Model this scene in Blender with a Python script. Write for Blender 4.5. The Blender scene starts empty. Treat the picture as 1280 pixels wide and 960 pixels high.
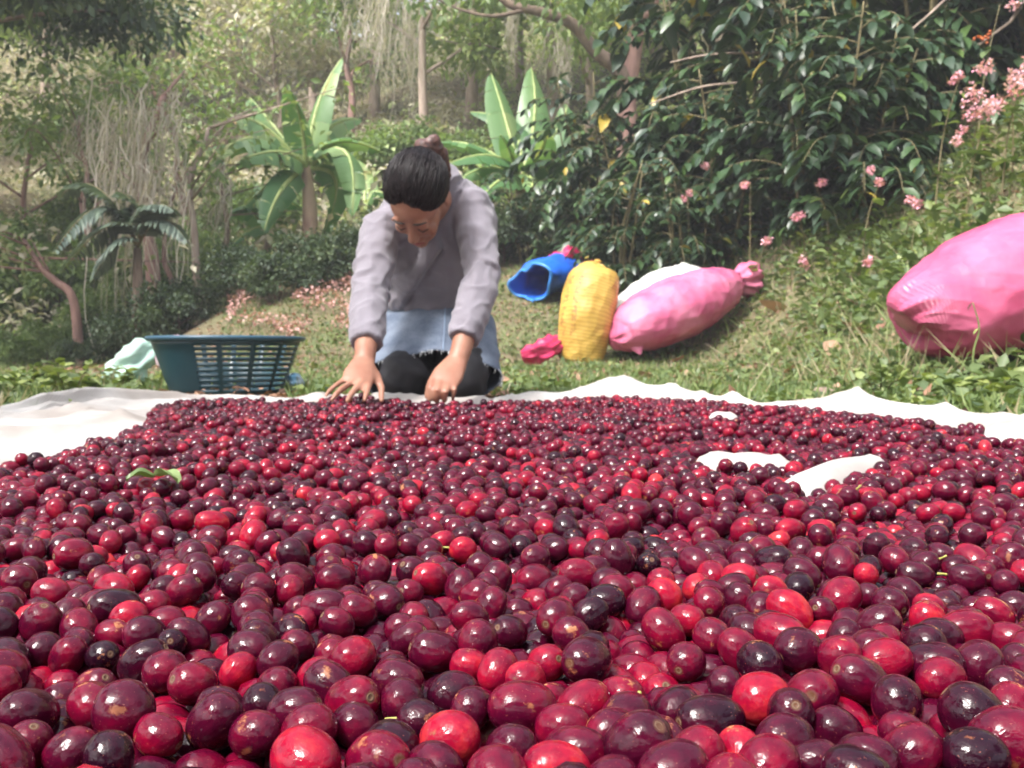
import bpy, bmesh, math, random
import numpy as np
from mathutils import Vector, Matrix, noise, Euler

# ------------------------------------------------------------------ camera, sky, sun, exposure
SC = bpy.context.scene
COL = SC.collection
FPX = 1204.0                      # focal length in pixels of a 1280 px wide picture
CAMZ = 0.14
PITCH = math.radians(1.8)
cam_data = bpy.data.cameras.new('camera')
cam_data.sensor_width = 36.0
cam_data.lens = FPX / 1280.0 * 36.0
cam_data.clip_start = 0.01
cam_data.clip_end = 400.0
cam_data.dof.use_dof = True
cam_data.dof.focus_distance = 0.36
cam_data.dof.aperture_fstop = 36.0
cam = bpy.data.objects.new('camera', cam_data)
COL.objects.link(cam)
cam.location = (0, 0, CAMZ)
cam.rotation_euler = (math.pi / 2 - PITCH, 0, 0)
SC.camera = cam

SUN_DIR = Vector((-0.40, -0.44, 0.80)).normalized()      # towards the sun
SUN_EL = math.asin(SUN_DIR.z)
SUN_AZ = math.atan2(SUN_DIR.x, SUN_DIR.y)
world = bpy.data.worlds.new('World')
SC.world = world
world.use_nodes = True
wn = world.node_tree.nodes; wl = world.node_tree.links
wn.clear()
wsky = wn.new('ShaderNodeTexSky'); wsky.sky_type = 'NISHITA'; wsky.sun_disc = False
wsky.sun_elevation = SUN_EL; wsky.sun_rotation = SUN_AZ
wsky.air_density = 1.0; wsky.dust_density = 6.0; wsky.ozone_density = 1.0
whs = wn.new('ShaderNodeHueSaturation'); whs.inputs['Saturation'].default_value = 0.5
wbg = wn.new('ShaderNodeBackground'); wbg.inputs['Strength'].default_value = 0.15
wout = wn.new('ShaderNodeOutputWorld')
wl.new(wsky.outputs[0], whs.inputs['Color']); wl.new(whs.outputs[0], wbg.inputs['Color']); wl.new(wbg.outputs[0], wout.inputs['Surface'])

sun_data = bpy.data.lights.new('sun', 'SUN')
sun_data.energy = 1.85
sun_data.angle = math.radians(11.0)
sun_data.color = (1.0, 0.965, 0.94)
sun = bpy.data.objects.new('sun', sun_data)
COL.objects.link(sun)
sun.rotation_euler = SUN_DIR.to_track_quat('Z', 'Y').to_euler()

SC.view_settings.view_transform = 'Standard'
SC.view_settings.look = 'None'
SC.view_settings.exposure = 1.62
SC.view_settings.gamma = 1.0
SC.view_settings.use_curve_mapping = False
SC.render.engine = 'CYCLES'
SC.cycles.use_denoising = True
SC.cycles.max_bounces = 6
SC.cycles.diffuse_bounces = 3
SC.cycles.glossy_bounces = 3
SC.cycles.transmission_bounces = 3
SC.cycles.transparent_max_bounces = 4
SC.cycles.caustics_reflective = False
SC.cycles.caustics_refractive = False
SC.cycles.sample_clamp_indirect = 6.0

# ------------------------------------------------------------------ helpers
def at(px, py, Y):
    """world point seen at a photograph pixel (1280x960) at distance Y ahead of the camera"""
    u = (px - 640.0) / FPX; v = (480.0 - py) / FPX
    ca, sa = math.cos(PITCH), math.sin(PITCH)
    dy = v * sa + ca; dz = v * ca - sa
    t = Y / dy
    return Vector((u * t, Y, CAMZ + dz * t))

def link(o, parent=None):
    COL.objects.link(o)
    if parent is not None:
        o.parent = parent
    return o

def tag(o, label=None, cat=None, group=None, kind=None):
    if label: o['label'] = label
    if cat: o['category'] = cat
    if group: o['group'] = group
    if kind: o['kind'] = kind
    return o

def thing(name, label, cat, loc=(0, 0, 0), rot=(0, 0, 0), group=None):
    o = bpy.data.objects.new(name, None)
    o.empty_display_size = 0.05
    link(o)
    o.location = loc; o.rotation_euler = rot
    return tag(o, label, cat, group)

def place(name, me, parent=None, loc=(0, 0, 0), rot=(0, 0, 0), scale=(1, 1, 1)):
    o = bpy.data.objects.new(name, me)
    link(o, parent)
    o.location = loc; o.rotation_euler = rot; o.scale = scale
    return o

def shade_smooth(me):
    me.polygons.foreach_set('use_smooth', np.ones(len(me.polygons), dtype=bool))

class MB:
    def __init__(self):
        self.V = []; self.F = []
    def add(self, V, F):
        o = len(self.V)
        self.V.extend([tuple(v) for v in V])
        self.F.extend([tuple(i + o for i in f) for f in F])
        return self
    def mesh(self, name, mat=None, smooth=True):
        me = bpy.data.meshes.new(name)
        me.from_pydata(self.V, [], self.F)
        if mat: me.materials.append(mat)
        if smooth: shade_smooth(me)
        me.update()
        return me
    def build(self, name, mat=None, parent=None, smooth=True):
        return place(name, self.mesh(name, mat, smooth), parent)

def tri_mesh(name, V, T, mat=None, smooth=True, attrs=None):
    """fast triangle mesh; attrs = {name: (n,) floats or (n,3) vectors}"""
    V = np.asarray(V, dtype=np.float32).reshape(-1, 3); T = np.asarray(T, dtype=np.int32).reshape(-1, 3)
    me = bpy.data.meshes.new(name)
    me.vertices.add(len(V)); me.vertices.foreach_set('co', V.ravel())
    me.loops.add(T.size); me.loops.foreach_set('vertex_index', T.ravel())
    me.polygons.add(len(T))
    me.polygons.foreach_set('loop_start', np.arange(0, T.size, 3, dtype=np.int32))
    me.polygons.foreach_set('loop_total', np.full(len(T), 3, dtype=np.int32))
    if attrs:
        for k, a in attrs.items():
            a = np.asarray(a, dtype=np.float32)
            if a.ndim == 1:
                at_ = me.attributes.new(k, 'FLOAT', 'POINT'); at_.data.foreach_set('value', a)
            else:
                at_ = me.attributes.new(k, 'FLOAT_VECTOR', 'POINT'); at_.data.foreach_set('vector', a.ravel())
    if mat: me.materials.append(mat)
    me.update(calc_edges=True)
    if smooth: shade_smooth(me)
    return me

def nrm(v):
    v = np.asarray(v, dtype=float)
    return v / np.maximum(np.linalg.norm(v, axis=-1, keepdims=True), 1e-9)

def tube(path, rad, seg=10, side=None, round_=(True, True), caps=True):
    """lofted tube; rad: floats or (a,b) pairs; returns verts, faces (closed when caps)"""
    P = [Vector(p) for p in path]
    n = len(P)
    R = [(r, r) if not isinstance(r, (tuple, list)) else tuple(r) for r in (rad if isinstance(rad, (list, tuple)) and len(rad) == n else [rad] * n)]
    T = []
    for i in range(n):
        a = P[max(i - 1, 0)]; b = P[min(i + 1, n - 1)]
        d = (b - a)
        T.append(d.normalized() if d.length > 1e-9 else Vector((0, 0, 1)))
    sides = side if isinstance(side, list) else [side] * n
    S = []
    prev = None
    for i in range(n):
        s = sides[i]
        if s is None:
            if prev is None:
                s = Vector((1, 0, 0)) if abs(T[i].x) < 0.8 else Vector((0, 1, 0))
            else:
                s = prev
        s = Vector(s)
        s = s - T[i] * s.dot(T[i])
        s.normalize(); prev = s; S.append(s)
    rings = []
    if caps and round_[0]:
        for f, h in ((0.40, 0.80), (0.78, 0.5)):
            m = min(R[0]); rings.append((P[0] - T[0] * h * m, (R[0][0] * f, R[0][1] * f), S[0], T[0]))
    for i in range(n): rings.append((P[i], R[i], S[i], T[i]))
    if caps and round_[1]:
        for f, h in ((0.78, 0.5), (0.40, 0.80)):
            m = min(R[-1]); rings.append((P[-1] + T[-1] * h * m, (R[-1][0] * f, R[-1][1] * f), S[-1], T[-1]))
    V = []; F = []
    for (p, r, s, t) in rings:
        b = t.cross(s)
        for k in range(seg):
            a = 2 * math.pi * k / seg
            V.append(p + s * (math.cos(a) * r[0]) + b * (math.sin(a) * r[1]))
    for i in range(len(rings) - 1):
        for k in range(seg):
            k2 = (k + 1) % seg
            F.append((i * seg + k, i * seg + k2, (i + 1) * seg + k2, (i + 1) * seg + k))
    if caps:
        V.append(rings[0][0] - rings[0][3] * (0.1 * min(R[0]) if round_[0] else 0)); F += [(len(V) - 1, (k + 1) % seg, k) for k in range(seg)]
        o = (len(rings) - 1) * seg
        V.append(rings[-1][0] + rings[-1][3] * (0.1 * min(R[-1]) if round_[1] else 0)); F += [(len(V) - 1, o + k, o + (k + 1) % seg) for k in range(seg)]
    return V, F

_ico = {}
def ico(sub):
    if sub not in _ico:
        bm = bmesh.new(); bmesh.ops.create_icosphere(bm, subdivisions=sub, radius=1.0)
        V = np.array([v.co[:] for v in bm.verts]); T = np.array([[v.index for v in f.verts] for f in bm.faces]); bm.free()
        _ico[sub] = (V, T)
    return _ico[sub]

def ball(c, r, rot=None, sub=3):
    V, T = ico(sub)
    r = (r, r, r) if not isinstance(r, (tuple, list)) else r
    W = V * np.array(r)
    if rot is not None: W = W @ np.array(rot.to_3x3()).T
    return W + np.array(c), [tuple(t) for t in T]

def fuse(mb, voxel, smooth=4, name='tmp'):
    me = mb.mesh(name)
    o = bpy.data.objects.new(name, me); COL.objects.link(o)
    m = o.modifiers.new('r', 'REMESH'); m.mode = 'VOXEL'; m.voxel_size = voxel
    s = o.modifiers.new('s', 'SMOOTH'); s.factor = 0.5; s.iterations = smooth
    dg = bpy.context.evaluated_depsgraph_get(); dg.update()
    out = bpy.data.meshes.new_from_object(o.evaluated_get(dg))
    bpy.data.objects.remove(o); bpy.data.meshes.remove(me)
    shade_smooth(out)
    return out

def fbm(p, oct=3):
    return noise.fractal(p, 1.0, 2.0, oct)

def catmull(pts, n):
    """smooth polyline through pts, n points per span"""
    P = [Vector(p) for p in pts]
    P = [P[0] * 2 - P[1]] + P + [P[-1] * 2 - P[-2]]
    out = []
    for i in range(1, len(P) - 2):
        for k in range(n):
            t = k / n
            p0, p1, p2, p3 = P[i - 1], P[i], P[i + 1], P[i + 2]
            out.append(0.5 * ((2 * p1) + (p2 - p0) * t + (2 * p0 - 5 * p1 + 4 * p2 - p3) * t * t + (3 * p1 - p0 - 3 * p2 + p3) * t ** 3))
    out.append(P[-2])
    return out

def lerp_list(vals, n):
    vals = list(vals); out = []
    for i in range(len(vals) - 1):
        for k in range(n):
            t = k / n; out.append(vals[i] * (1 - t) + vals[i + 1] * t)
    out.append(vals[-1])
    return out

# ------------------------------------------------------------------ materials
def new_mat(name):
    m = bpy.data.materials.new(name); m.use_nodes = True
    nt = m.node_tree
    b = nt.nodes['Principled BSDF']
    return m, nt, b

def nd(nt, typ, **kw):
    n = nt.nodes.new(typ)
    for k, v in kw.items():
        if k in n.inputs.keys() if hasattr(n.inputs, 'keys') else False: n.inputs[k].default_value = v
        else: setattr(n, k, v)
    return n

def ramp_node(nt, stops):
    r = nt.nodes.new('ShaderNodeValToRGB')
    els = r.color_ramp.elements
    while len(els) > 1: els.remove(els[-1])
    els[0].position = stops[0][0]; els[0].color = (*stops[0][1], 1)
    for p, c in stops[1:]:
        e = els.new(p); e.color = (*c, 1)
    return r

def plain(name, c1, c2=None, scale=8.0, rough=0.6, bump=0.0, bscale=60.0, spec=0.5, sheen=0.0, stretch=None, detail=4.0, metal=0.0):
    m, nt, b = new_mat(name)
    c2 = c2 or tuple(c * 0.75 for c in c1)
    tc = nt.nodes.new('ShaderNodeTexCoord')
    vec = tc.outputs['Object']
    if stretch:
        mp = nt.nodes.new('ShaderNodeMapping'); mp.inputs['Scale'].default_value = stretch
        nt.links.new(vec, mp.inputs['Vector']); vec = mp.outputs[0]
    no = nt.nodes.new('ShaderNodeTexNoise'); no.inputs['Scale'].default_value = scale; no.inputs['Detail'].default_value = detail
    nt.links.new(vec, no.inputs['Vector'])
    rp = ramp_node(nt, [(0.32, c2), (0.68, c1)])
    nt.links.new(no.outputs['Fac'], rp.inputs['Fac'])
    nt.links.new(rp.outputs['Color'], b.inputs['Base Color'])
    b.inputs['Roughness'].default_value = rough
    b.inputs['Specular IOR Level'].default_value = spec
    b.inputs['Metallic'].default_value = metal
    if sheen: b.inputs['Sheen Weight'].default_value = sheen
    if bump:
        n2 = nt.nodes.new('ShaderNodeTexNoise'); n2.inputs['Scale'].default_value = bscale; n2.inputs['Detail'].default_value = 3
        nt.links.new(vec, n2.inputs['Vector'])
        bp = nt.nodes.new('ShaderNodeBump'); bp.inputs['Strength'].default_value = bump; bp.inputs['Distance'].default_value = 0.004
        nt.links.new(n2.outputs['Fac'], bp.inputs['Height']); nt.links.new(bp.outputs[0], b.inputs['Normal'])
    return m

def leaf_mat(name, stops, rough=0.45, transl=0.22, spec=0.5):
    """leaf colour from the 'tint' attribute, some light through the blade"""
    m, nt, b = new_mat(name)
    a = nt.nodes.new('ShaderNodeAttribute'); a.attribute_name = 'tint'
    rp = ramp_node(nt, stops)
    nt.links.new(a.outputs['Fac'], rp.inputs['Fac'])
    nt.links.new(rp.outputs['Color'], b.inputs['Base Color'])
    b.inputs['Roughness'].default_value = rough
    b.inputs['Specular IOR Level'].default_value = spec
    if transl > 0:
        tr = nt.nodes.new('ShaderNodeBsdfTranslucent')
        mx = nt.nodes.new('ShaderNodeMixShader'); mx.inputs[0].default_value = transl
        g = nt.nodes.new('ShaderNodeMix'); g.data_type = 'RGBA'; g.blend_type = 'MULTIPLY'; g.inputs['Factor'].default_value = 1.0
        g.inputs[7].default_value = (1.2, 1.25, 0.6, 1)
        nt.links.new(rp.outputs['Color'], g.inputs[6])
        nt.links.new(g.outputs[2], tr.inputs['Color'])
        nt.links.new(b.outputs[0], mx.inputs[1]); nt.links.new(tr.outputs[0], mx.inputs[2])
        nt.links.new(mx.outputs[0], nt.nodes['Material Output'].inputs['Surface'])
    return m

def weave_mat(name, c1, c2, rough=0.35, scale=420.0, transl=0.1, coord='UV', stripes=None, spec=0.5, ribs=0.0):
    """woven polypropylene sacking; flat tape weave as fine relief"""
    m, nt, b = new_mat(name)
    tc = nt.nodes.new('ShaderNodeTexCoord')
    vec = tc.outputs[coord]
    no = nt.nodes.new('ShaderNodeTexNoise'); no.inputs['Scale'].default_value = 5.0; no.inputs['Detail'].default_value = 5.0
    nt.links.new(tc.outputs['Object'], no.inputs['Vector'])
    rp = ramp_node(nt, [(0.33, c2), (0.62, c1)])
    nt.links.new(no.outputs['Fac'], rp.inputs['Fac'])
    col = rp.outputs['Color']
    w1 = nt.nodes.new('ShaderNodeTexWave'); w1.wave_type = 'BANDS'; w1.bands_direction = 'X'; w1.inputs['Scale'].default_value = scale; w1.inputs['Distortion'].default_value = 0.6
    w2 = nt.nodes.new('ShaderNodeTexWave'); w2.wave_type = 'BANDS'; w2.bands_direction = 'Y'; w2.inputs['Scale'].default_value = scale; w2.inputs['Distortion'].default_value = 0.6
    nt.links.new(vec, w1.inputs['Vector']); nt.links.new(vec, w2.inputs['Vector'])
    mul = nt.nodes.new('ShaderNodeMath'); mul.operation = 'MULTIPLY'
    nt.links.new(w1.outputs['Fac'], mul.inputs[0]); nt.links.new(w2.outputs['Fac'], mul.inputs[1])
    if stripes: col = stripes(nt, tc, col)
    dk = nt.nodes.new('ShaderNodeMix'); dk.data_type = 'RGBA'; dk.blend_type = 'MULTIPLY'; dk.inputs['Factor'].default_value = 0.35
    gr = ramp_node(nt, [(0.0, (0.55, 0.55, 0.55)), (0.45, (1, 1, 1))])
    nt.links.new(mul.outputs[0], gr.inputs['Fac'])
    nt.links.new(col, dk.inputs[6]); nt.links.new(gr.outputs['Color'], dk.inputs[7])
    nt.links.new(dk.outputs[2], b.inputs['Base Color'])
    b.inputs['Roughness'].default_value = rough
    b.inputs['Specular IOR Level'].default_value = spec
    n2 = nt.nodes.new('ShaderNodeTexNoise'); n2.inputs['Scale'].default_value = 26.0; n2.inputs['Detail'].default_value = 4.0
    nt.links.new(tc.outputs['Object'], n2.inputs['Vector'])
    ad = nt.nodes.new('ShaderNodeMath'); ad.operation = 'MULTIPLY_ADD'; ad.inputs[1].default_value = 0.25
    nt.links.new(mul.outputs[0], ad.inputs[0]); nt.links.new(n2.outputs['Fac'], ad.inputs[2])
    bp = nt.nodes.new('ShaderNodeBump'); bp.inputs['Strength'].default_value = 0.35; bp.inputs['Distance'].default_value = 0.006
    hh = ad.outputs[0]
    if ribs:      # fine transverse creases of the taut sacking
        mp = nt.nodes.new('ShaderNodeMapping'); mp.inputs['Scale'].default_value = (5, 70, 1); nt.links.new(tc.outputs['UV'], mp.inputs['Vector'])
        n3 = nt.nodes.new('ShaderNodeTexNoise'); n3.inputs['Scale'].default_value = 1.0; n3.inputs['Detail'].default_value = 3.0
        nt.links.new(mp.outputs[0], n3.inputs['Vector'])
        a3 = nt.nodes.new('ShaderNodeMath'); a3.operation = 'MULTIPLY_ADD'; a3.inputs[1].default_value = ribs
        nt.links.new(n3.outputs['Fac'], a3.inputs[0]); nt.links.new(hh, a3.inputs[2]); hh = a3.outputs[0]
        bp.inputs['Strength'].default_value = 0.8
    nt.links.new(hh, bp.inputs['Height']); nt.links.new(bp.outputs[0], b.inputs['Normal'])
    if transl > 0:
        tr = nt.nodes.new('ShaderNodeBsdfTranslucent'); nt.links.new(col, tr.inputs['Color'])
        mx = nt.nodes.new('ShaderNodeMixShader'); mx.inputs[0].default_value = transl
        nt.links.new(b.outputs[0], mx.inputs[1]); nt.links.new(tr.outputs[0], mx.inputs[2])
        nt.links.new(mx.outputs[0], nt.nodes['Material Output'].inputs['Surface'])
    return m

# leaf templates: columns side, along, normal
L8_V = np.array([(0, 0, 0), (-.5, .33, .07), (0, .33, 0), (.5, .33, .07), (-.42, .68, .02), (0, .68, -.05), (.42, .68, .02), (0, 1, -.16)], dtype=float)
L8_T = np.array([(0, 2, 1), (0, 3, 2), (1, 2, 5), (1, 5, 4), (2, 3, 6), (2, 6, 5), (4, 5, 7), (5, 6, 7)])
D2_V = np.array([(0, 0, 0), (-.5, .48, .12), (0, 1, -.08), (.5, .48, .12)], dtype=float)
D2_T = np.array([(0, 2, 1), (0, 3, 2)])
B3_V = np.array([(-.5, 0, 0), (.5, 0, 0), (-.35, .55, .05), (.35, .55, .05), (0, 1, .22)], dtype=float)     # grass blade
B3_T = np.array([(0, 1, 3), (0, 3, 2), (2, 3, 4)])

def scatter(pos, dirs, nrms, length, width, tint, tv=D2_V, tt=D2_T):
    pos = np.asarray(pos, float); n = len(pos)
    d = nrm(dirs); nn = np.asarray(nrms, float)
    s = nrm(np.cross(d, nn)); nn = np.cross(s, d)
    L = np.broadcast_to(np.asarray(length, float), (n,)); W = np.broadcast_to(np.asarray(width, float), (n,))
    V = (pos[:, None, :] + s[:, None, :] * (tv[None, :, 0:1] * W[:, None, None]) + d[:, None, :] * (tv[None, :, 1:2] * L[:, None, None])
         + nn[:, None, :] * (tv[None, :, 2:3] * L[:, None, None]))
    T = tt[None] + (np.arange(n) * len(tv))[:, None, None]
    tn = np.repeat(np.broadcast_to(np.asarray(tint, float), (n,)), len(tv))
    return V.reshape(-1, 3), T.reshape(-1, 3), tn

def leaf_mesh(name, sets, mat):
    """sets: list of scatter() results joined into one mesh"""
    V = []; T = []; A = []; o = 0
    for (v, t, a) in sets:
        V.append(v); T.append(t + o); A.append(a); o += len(v)
    return tri_mesh(name, np.concatenate(V), np.concatenate(T), mat, True, {'tint': np.concatenate(A)})
# ------------------------------------------------------------------ terrain
def soft(t, s): return s * np.logaddexp(0.0, t / s)
def sig(t): return 1.0 / (1.0 + np.exp(-np.clip(t, -40, 40)))
def smst(t, a, b):
    t = np.clip((t - a) / (b - a), 0, 1); return t * t * (3 - 2 * t)

def zt(x, y):
    x = np.asarray(x, float); y = np.asarray(y, float)
    start = 6.2 + 4.8 * sig(-(x + 3.4) / 0.45)
    bank = 0.27 * soft(y - start, 0.35)
    hill = 0.24 * soft(y - 12.5, 0.8)
    right = 0.75 * soft(x - 1.35, 0.15) * smst(y, 2.4, 5.2) * (1 - 0.45 * smst(x, 4, 9))
    left = 0.10 * soft(-x - 6.5, 0.6) * smst(y, 5, 12)
    z = bank + hill + right + left
    far = smst(y, 31, 46)
    z = z * (1 - far) + far * (9.0 + 0.02 * (y - 31))
    rough = 0.02 * (np.sin(2.3 * x + 0.7 * y) * np.cos(1.9 * y - 1.1 * x)) + 0.012 * np.sin(5.1 * x - 3.3 * y)
    z = z + rough * smst(y, 2.6, 4.5) * (1 + 4 * smst(y, 9, 16))
    return z

def zg(x, y): return float(zt(x, y))

def build_ground():
    def axis(lo, hi, c, n, k):
        a = math.asinh((lo - c) / k); b = math.asinh((hi - c) / k)
        return c + k * np.sinh(np.linspace(a, b, n))
    xs = axis(-75, 75, 0.4, 190, 3.2); ys = axis(-40, 130, 4.5, 230, 4.0)
    X, Y = np.meshgrid(xs, ys)
    Z = zt(X, Y)
    V = np.stack([X, Y, Z], -1).reshape(-1, 3)
    nx = len(xs); i = np.arange(len(ys) - 1)[:, None] * nx + np.arange(nx - 1)[None]
    i = i.ravel()
    T = np.concatenate([np.stack([i, i + 1, i + nx + 1], -1), np.stack([i, i + nx + 1, i + nx], -1)])
    m, nt, b = new_mat('soil_and_turf')
    tc = nt.nodes.new('ShaderNodeTexCoord')
    n1 = nt.nodes.new('ShaderNodeTexNoise'); n1.inputs['Scale'].default_value = 1.1; n1.inputs['Detail'].default_value = 6
    n2 = nt.nodes.new('ShaderNodeTexNoise'); n2.inputs['Scale'].default_value = 9.0; n2.inputs['Detail'].default_value = 8; n2.inputs['Roughness'].default_value = 0.7
    for n in (n1, n2): nt.links.new(tc.outputs['Object'], n.inputs['Vector'])
    r1 = ramp_node(nt, [(0.35, (0.14, 0.10, 0.066)), (0.48, (0.17, 0.145, 0.08)), (0.58, (0.10, 0.13, 0.045))])
    r2 = ramp_node(nt, [(0.3, (0.045, 0.035, 0.02)), (0.5, (0.12, 0.10, 0.05)), (0.7, (0.26, 0.20, 0.11))])
    nt.links.new(n1.outputs['Fac'], r1.inputs['Fac']); nt.links.new(n2.outputs['Fac'], r2.inputs['Fac'])
    mx = nt.nodes.new('ShaderNodeMix'); mx.data_type = 'RGBA'; mx.inputs['Factor'].default_value = 0.5
    nt.links.new(r1.outputs['Color'], mx.inputs[6]); nt.links.new(r2.outputs['Color'], mx.inputs[7])
    nt.links.new(mx.outputs[2], b.inputs['Base Color'])
    b.inputs['Roughness'].default_value = 0.95
    bp = nt.nodes.new('ShaderNodeBump'); bp.inputs['Strength'].default_value = 0.6; bp.inputs['Distance'].default_value = 0.03
    nt.links.new(n2.outputs['Fac'], bp.inputs['Height']); nt.links.new(bp.outputs[0], b.inputs['Normal'])
    o = place('ground', tri_mesh('ground', V, T, m))
    tag(o, 'trodden soil and turf rising into a wooded hillside', kind='structure')
build_ground()

# ------------------------------------------------------------------ the white sheet under the cherries
EDGE_X = [-2.0, -1.3, -1.08, -1.00, -0.85, -0.60, -0.45, -0.36, -0.05, 0.02, 0.2, 0.33, 0.45, 0.56, 0.63, 0.75, 0.86, 0.96, 1.3, 2.0]
EDGE_Y = [1.70, 1.80, 1.98, 2.45, 2.78, 2.80, 2.60, 2.37, 2.37, 2.58, 2.70, 2.74, 2.70, 2.50, 2.32, 2.42, 2.28, 1.85, 1.42, 1.30]
RIM_H = [.02, .02, .025, .05, .012, .008, .03, .02, .02, .03, .04, .05, .042, .025, .012, .022, .022, .018, .02, .02]
RIDGES = [((.245, .82), (.375, 1.00), .023, .034), ((.205, 1.00), (.275, .985), .020, .031), ((.36, 1.70), (.385, 1.69), .018, .034)]

def seg_dist(x, y, a, b):
    ax, ay = a; bx, by = b
    dx, dy = bx - ax, by - ay
    t = np.clip(((x - ax) * dx + (y - ay) * dy) / (dx * dx + dy * dy), 0, 1)
    return np.hypot(x - ax - t * dx, y - ay - t * dy)

PILE = [(-.46, -.06), (-.47, .55), (-.475, .88), (-.53, 1.19), (-.66, 1.72), (-.83, 2.22), (-.70, 2.42), (-.45, 2.36), (-.30, 2.27), (-.05, 2.28), (.08, 2.42),
        (.30, 2.50), (.50, 2.36), (.64, 2.06), (.70, 1.75), (.70, 1.45), (.69, 1.15), (.70, .7), (.62, .3), (.5, -.06)]

def pile_sd(x, y):
    """distance inside the outline of the heap (negative outside)"""
    x = np.asarray(x, float); y = np.asarray(y, float)
    d = np.full(x.shape, 9.0); ins = np.zeros(x.shape, bool)
    n = len(PILE)
    for i in range(n):
        a = PILE[i]; b = PILE[(i + 1) % n]
        d = np.minimum(d, seg_dist(x, y, a, b))
        c = ((a[1] > y) != (b[1] > y)) & (x < (b[0] - a[0]) * (y - a[1]) / (b[1] - a[1] + 1e-12) + a[0])
        ins ^= c
    return np.where(ins, d, -d)

def zc(x, y):
    x = np.asarray(x, float); y = np.asarray(y, float)
    e = np.interp(x, EDGE_X, EDGE_Y) - y
    rim = np.interp(x, EDGE_X, RIM_H)
    z = 0.006 + zt(x, y) * (e < 0.5) + 0.006 * (1 - smst(y, .16, .60))
    wob = 0.06 + 0.02 * np.sin(9 * x)
    z = z + rim * np.exp(-((e - wob) / 0.062) ** 2) * (0.85 + 0.15 * np.sin(31 * x + 4 * e))
    z = z + rim * 0.35 * np.exp(-((e - 0.2) / 0.05) ** 2) * (0.5 + 0.5 * np.sin(13 * x + 1.0))
    out = smst(-pile_sd(x, y), -0.06, 0.10)
    w1 = np.abs(np.sin(7.0 * x + 3.1 * y + 1.4 * np.sin(3.7 * y + 1.2 * x)))
    w2 = np.abs(np.sin(-4.2 * x + 9.3 * y + 1.7 * np.sin(2.9 * x)))
    w3 = np.abs(np.sin(17.0 * x - 11.0 * y + 2.0 * np.sin(6.0 * y)))
    out = out * (1 - .75 * np.exp(-((x + .80) / .24) ** 2 - ((y - 2.75) / .40) ** 2))
    w4 = np.abs(np.sin(31.0 * x + 19.0 * y + 2.4 * np.sin(9.0 * x - 4.0 * y)))
    z = z + out * (0.020 * (1 - w1) ** 2.2 + 0.016 * (1 - w2) ** 2.4 + 0.009 * (1 - w3) ** 2.0 + 0.004 * (1 - w4) ** 2.0)
    z = z + (1 - out) * 0.004 * (1 - w1)
    for a, b, w, h in RIDGES:
        d = seg_dist(x, y, a, b)
        z = z + h * np.exp(-(d / w) ** 2) * (0.94 + 0.06 * np.sin(23 * x + 15 * y))
    return z

def build_sheet():
    nu, nv = 320, 320
    xs = np.interp(np.linspace(0, 1, nu), [0, .12, .9, 1], [-1.9, -1.2, 1.25, 1.9])
    V = []; 
    vv = np.linspace(0, 1, nv)
    Y0 = -0.55
    ye = np.interp(xs, EDGE_X, EDGE_Y) + 0.012 * np.sin(23 * xs) + 0.008 * np.sin(61 * xs + 1)
    X = np.repeat(xs[:, None], nv, 1)
    Y = Y0 + (ye[:, None] - Y0) * vv[None]
    Z = zc(X, Y)
    V = np.stack([X, Y, Z], -1).reshape(-1, 3)
    i = (np.arange(nu - 1)[:, None] * nv + np.arange(nv - 1)[None]).ravel()
    T = np.concatenate([np.stack([i, i + nv, i + nv + 1], -1), np.stack([i, i + nv + 1, i + 1], -1)])
    m = weave_mat('white_sacking', (0.62, 0.60, 0.575), (0.40, 0.355, 0.32), rough=0.6, scale=150.0, transl=0.08, coord='Object')
    o = place('drying_sheet', tri_mesh('drying_sheet', V, T, m))
    sm = o.modifiers.new('thickness', 'SOLIDIFY'); sm.thickness = 0.0015; sm.offset = -1
    tag(o, 'large white woven sheet, creased, spread on the ground under the cherries', 'sheet')
build_sheet()
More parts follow.
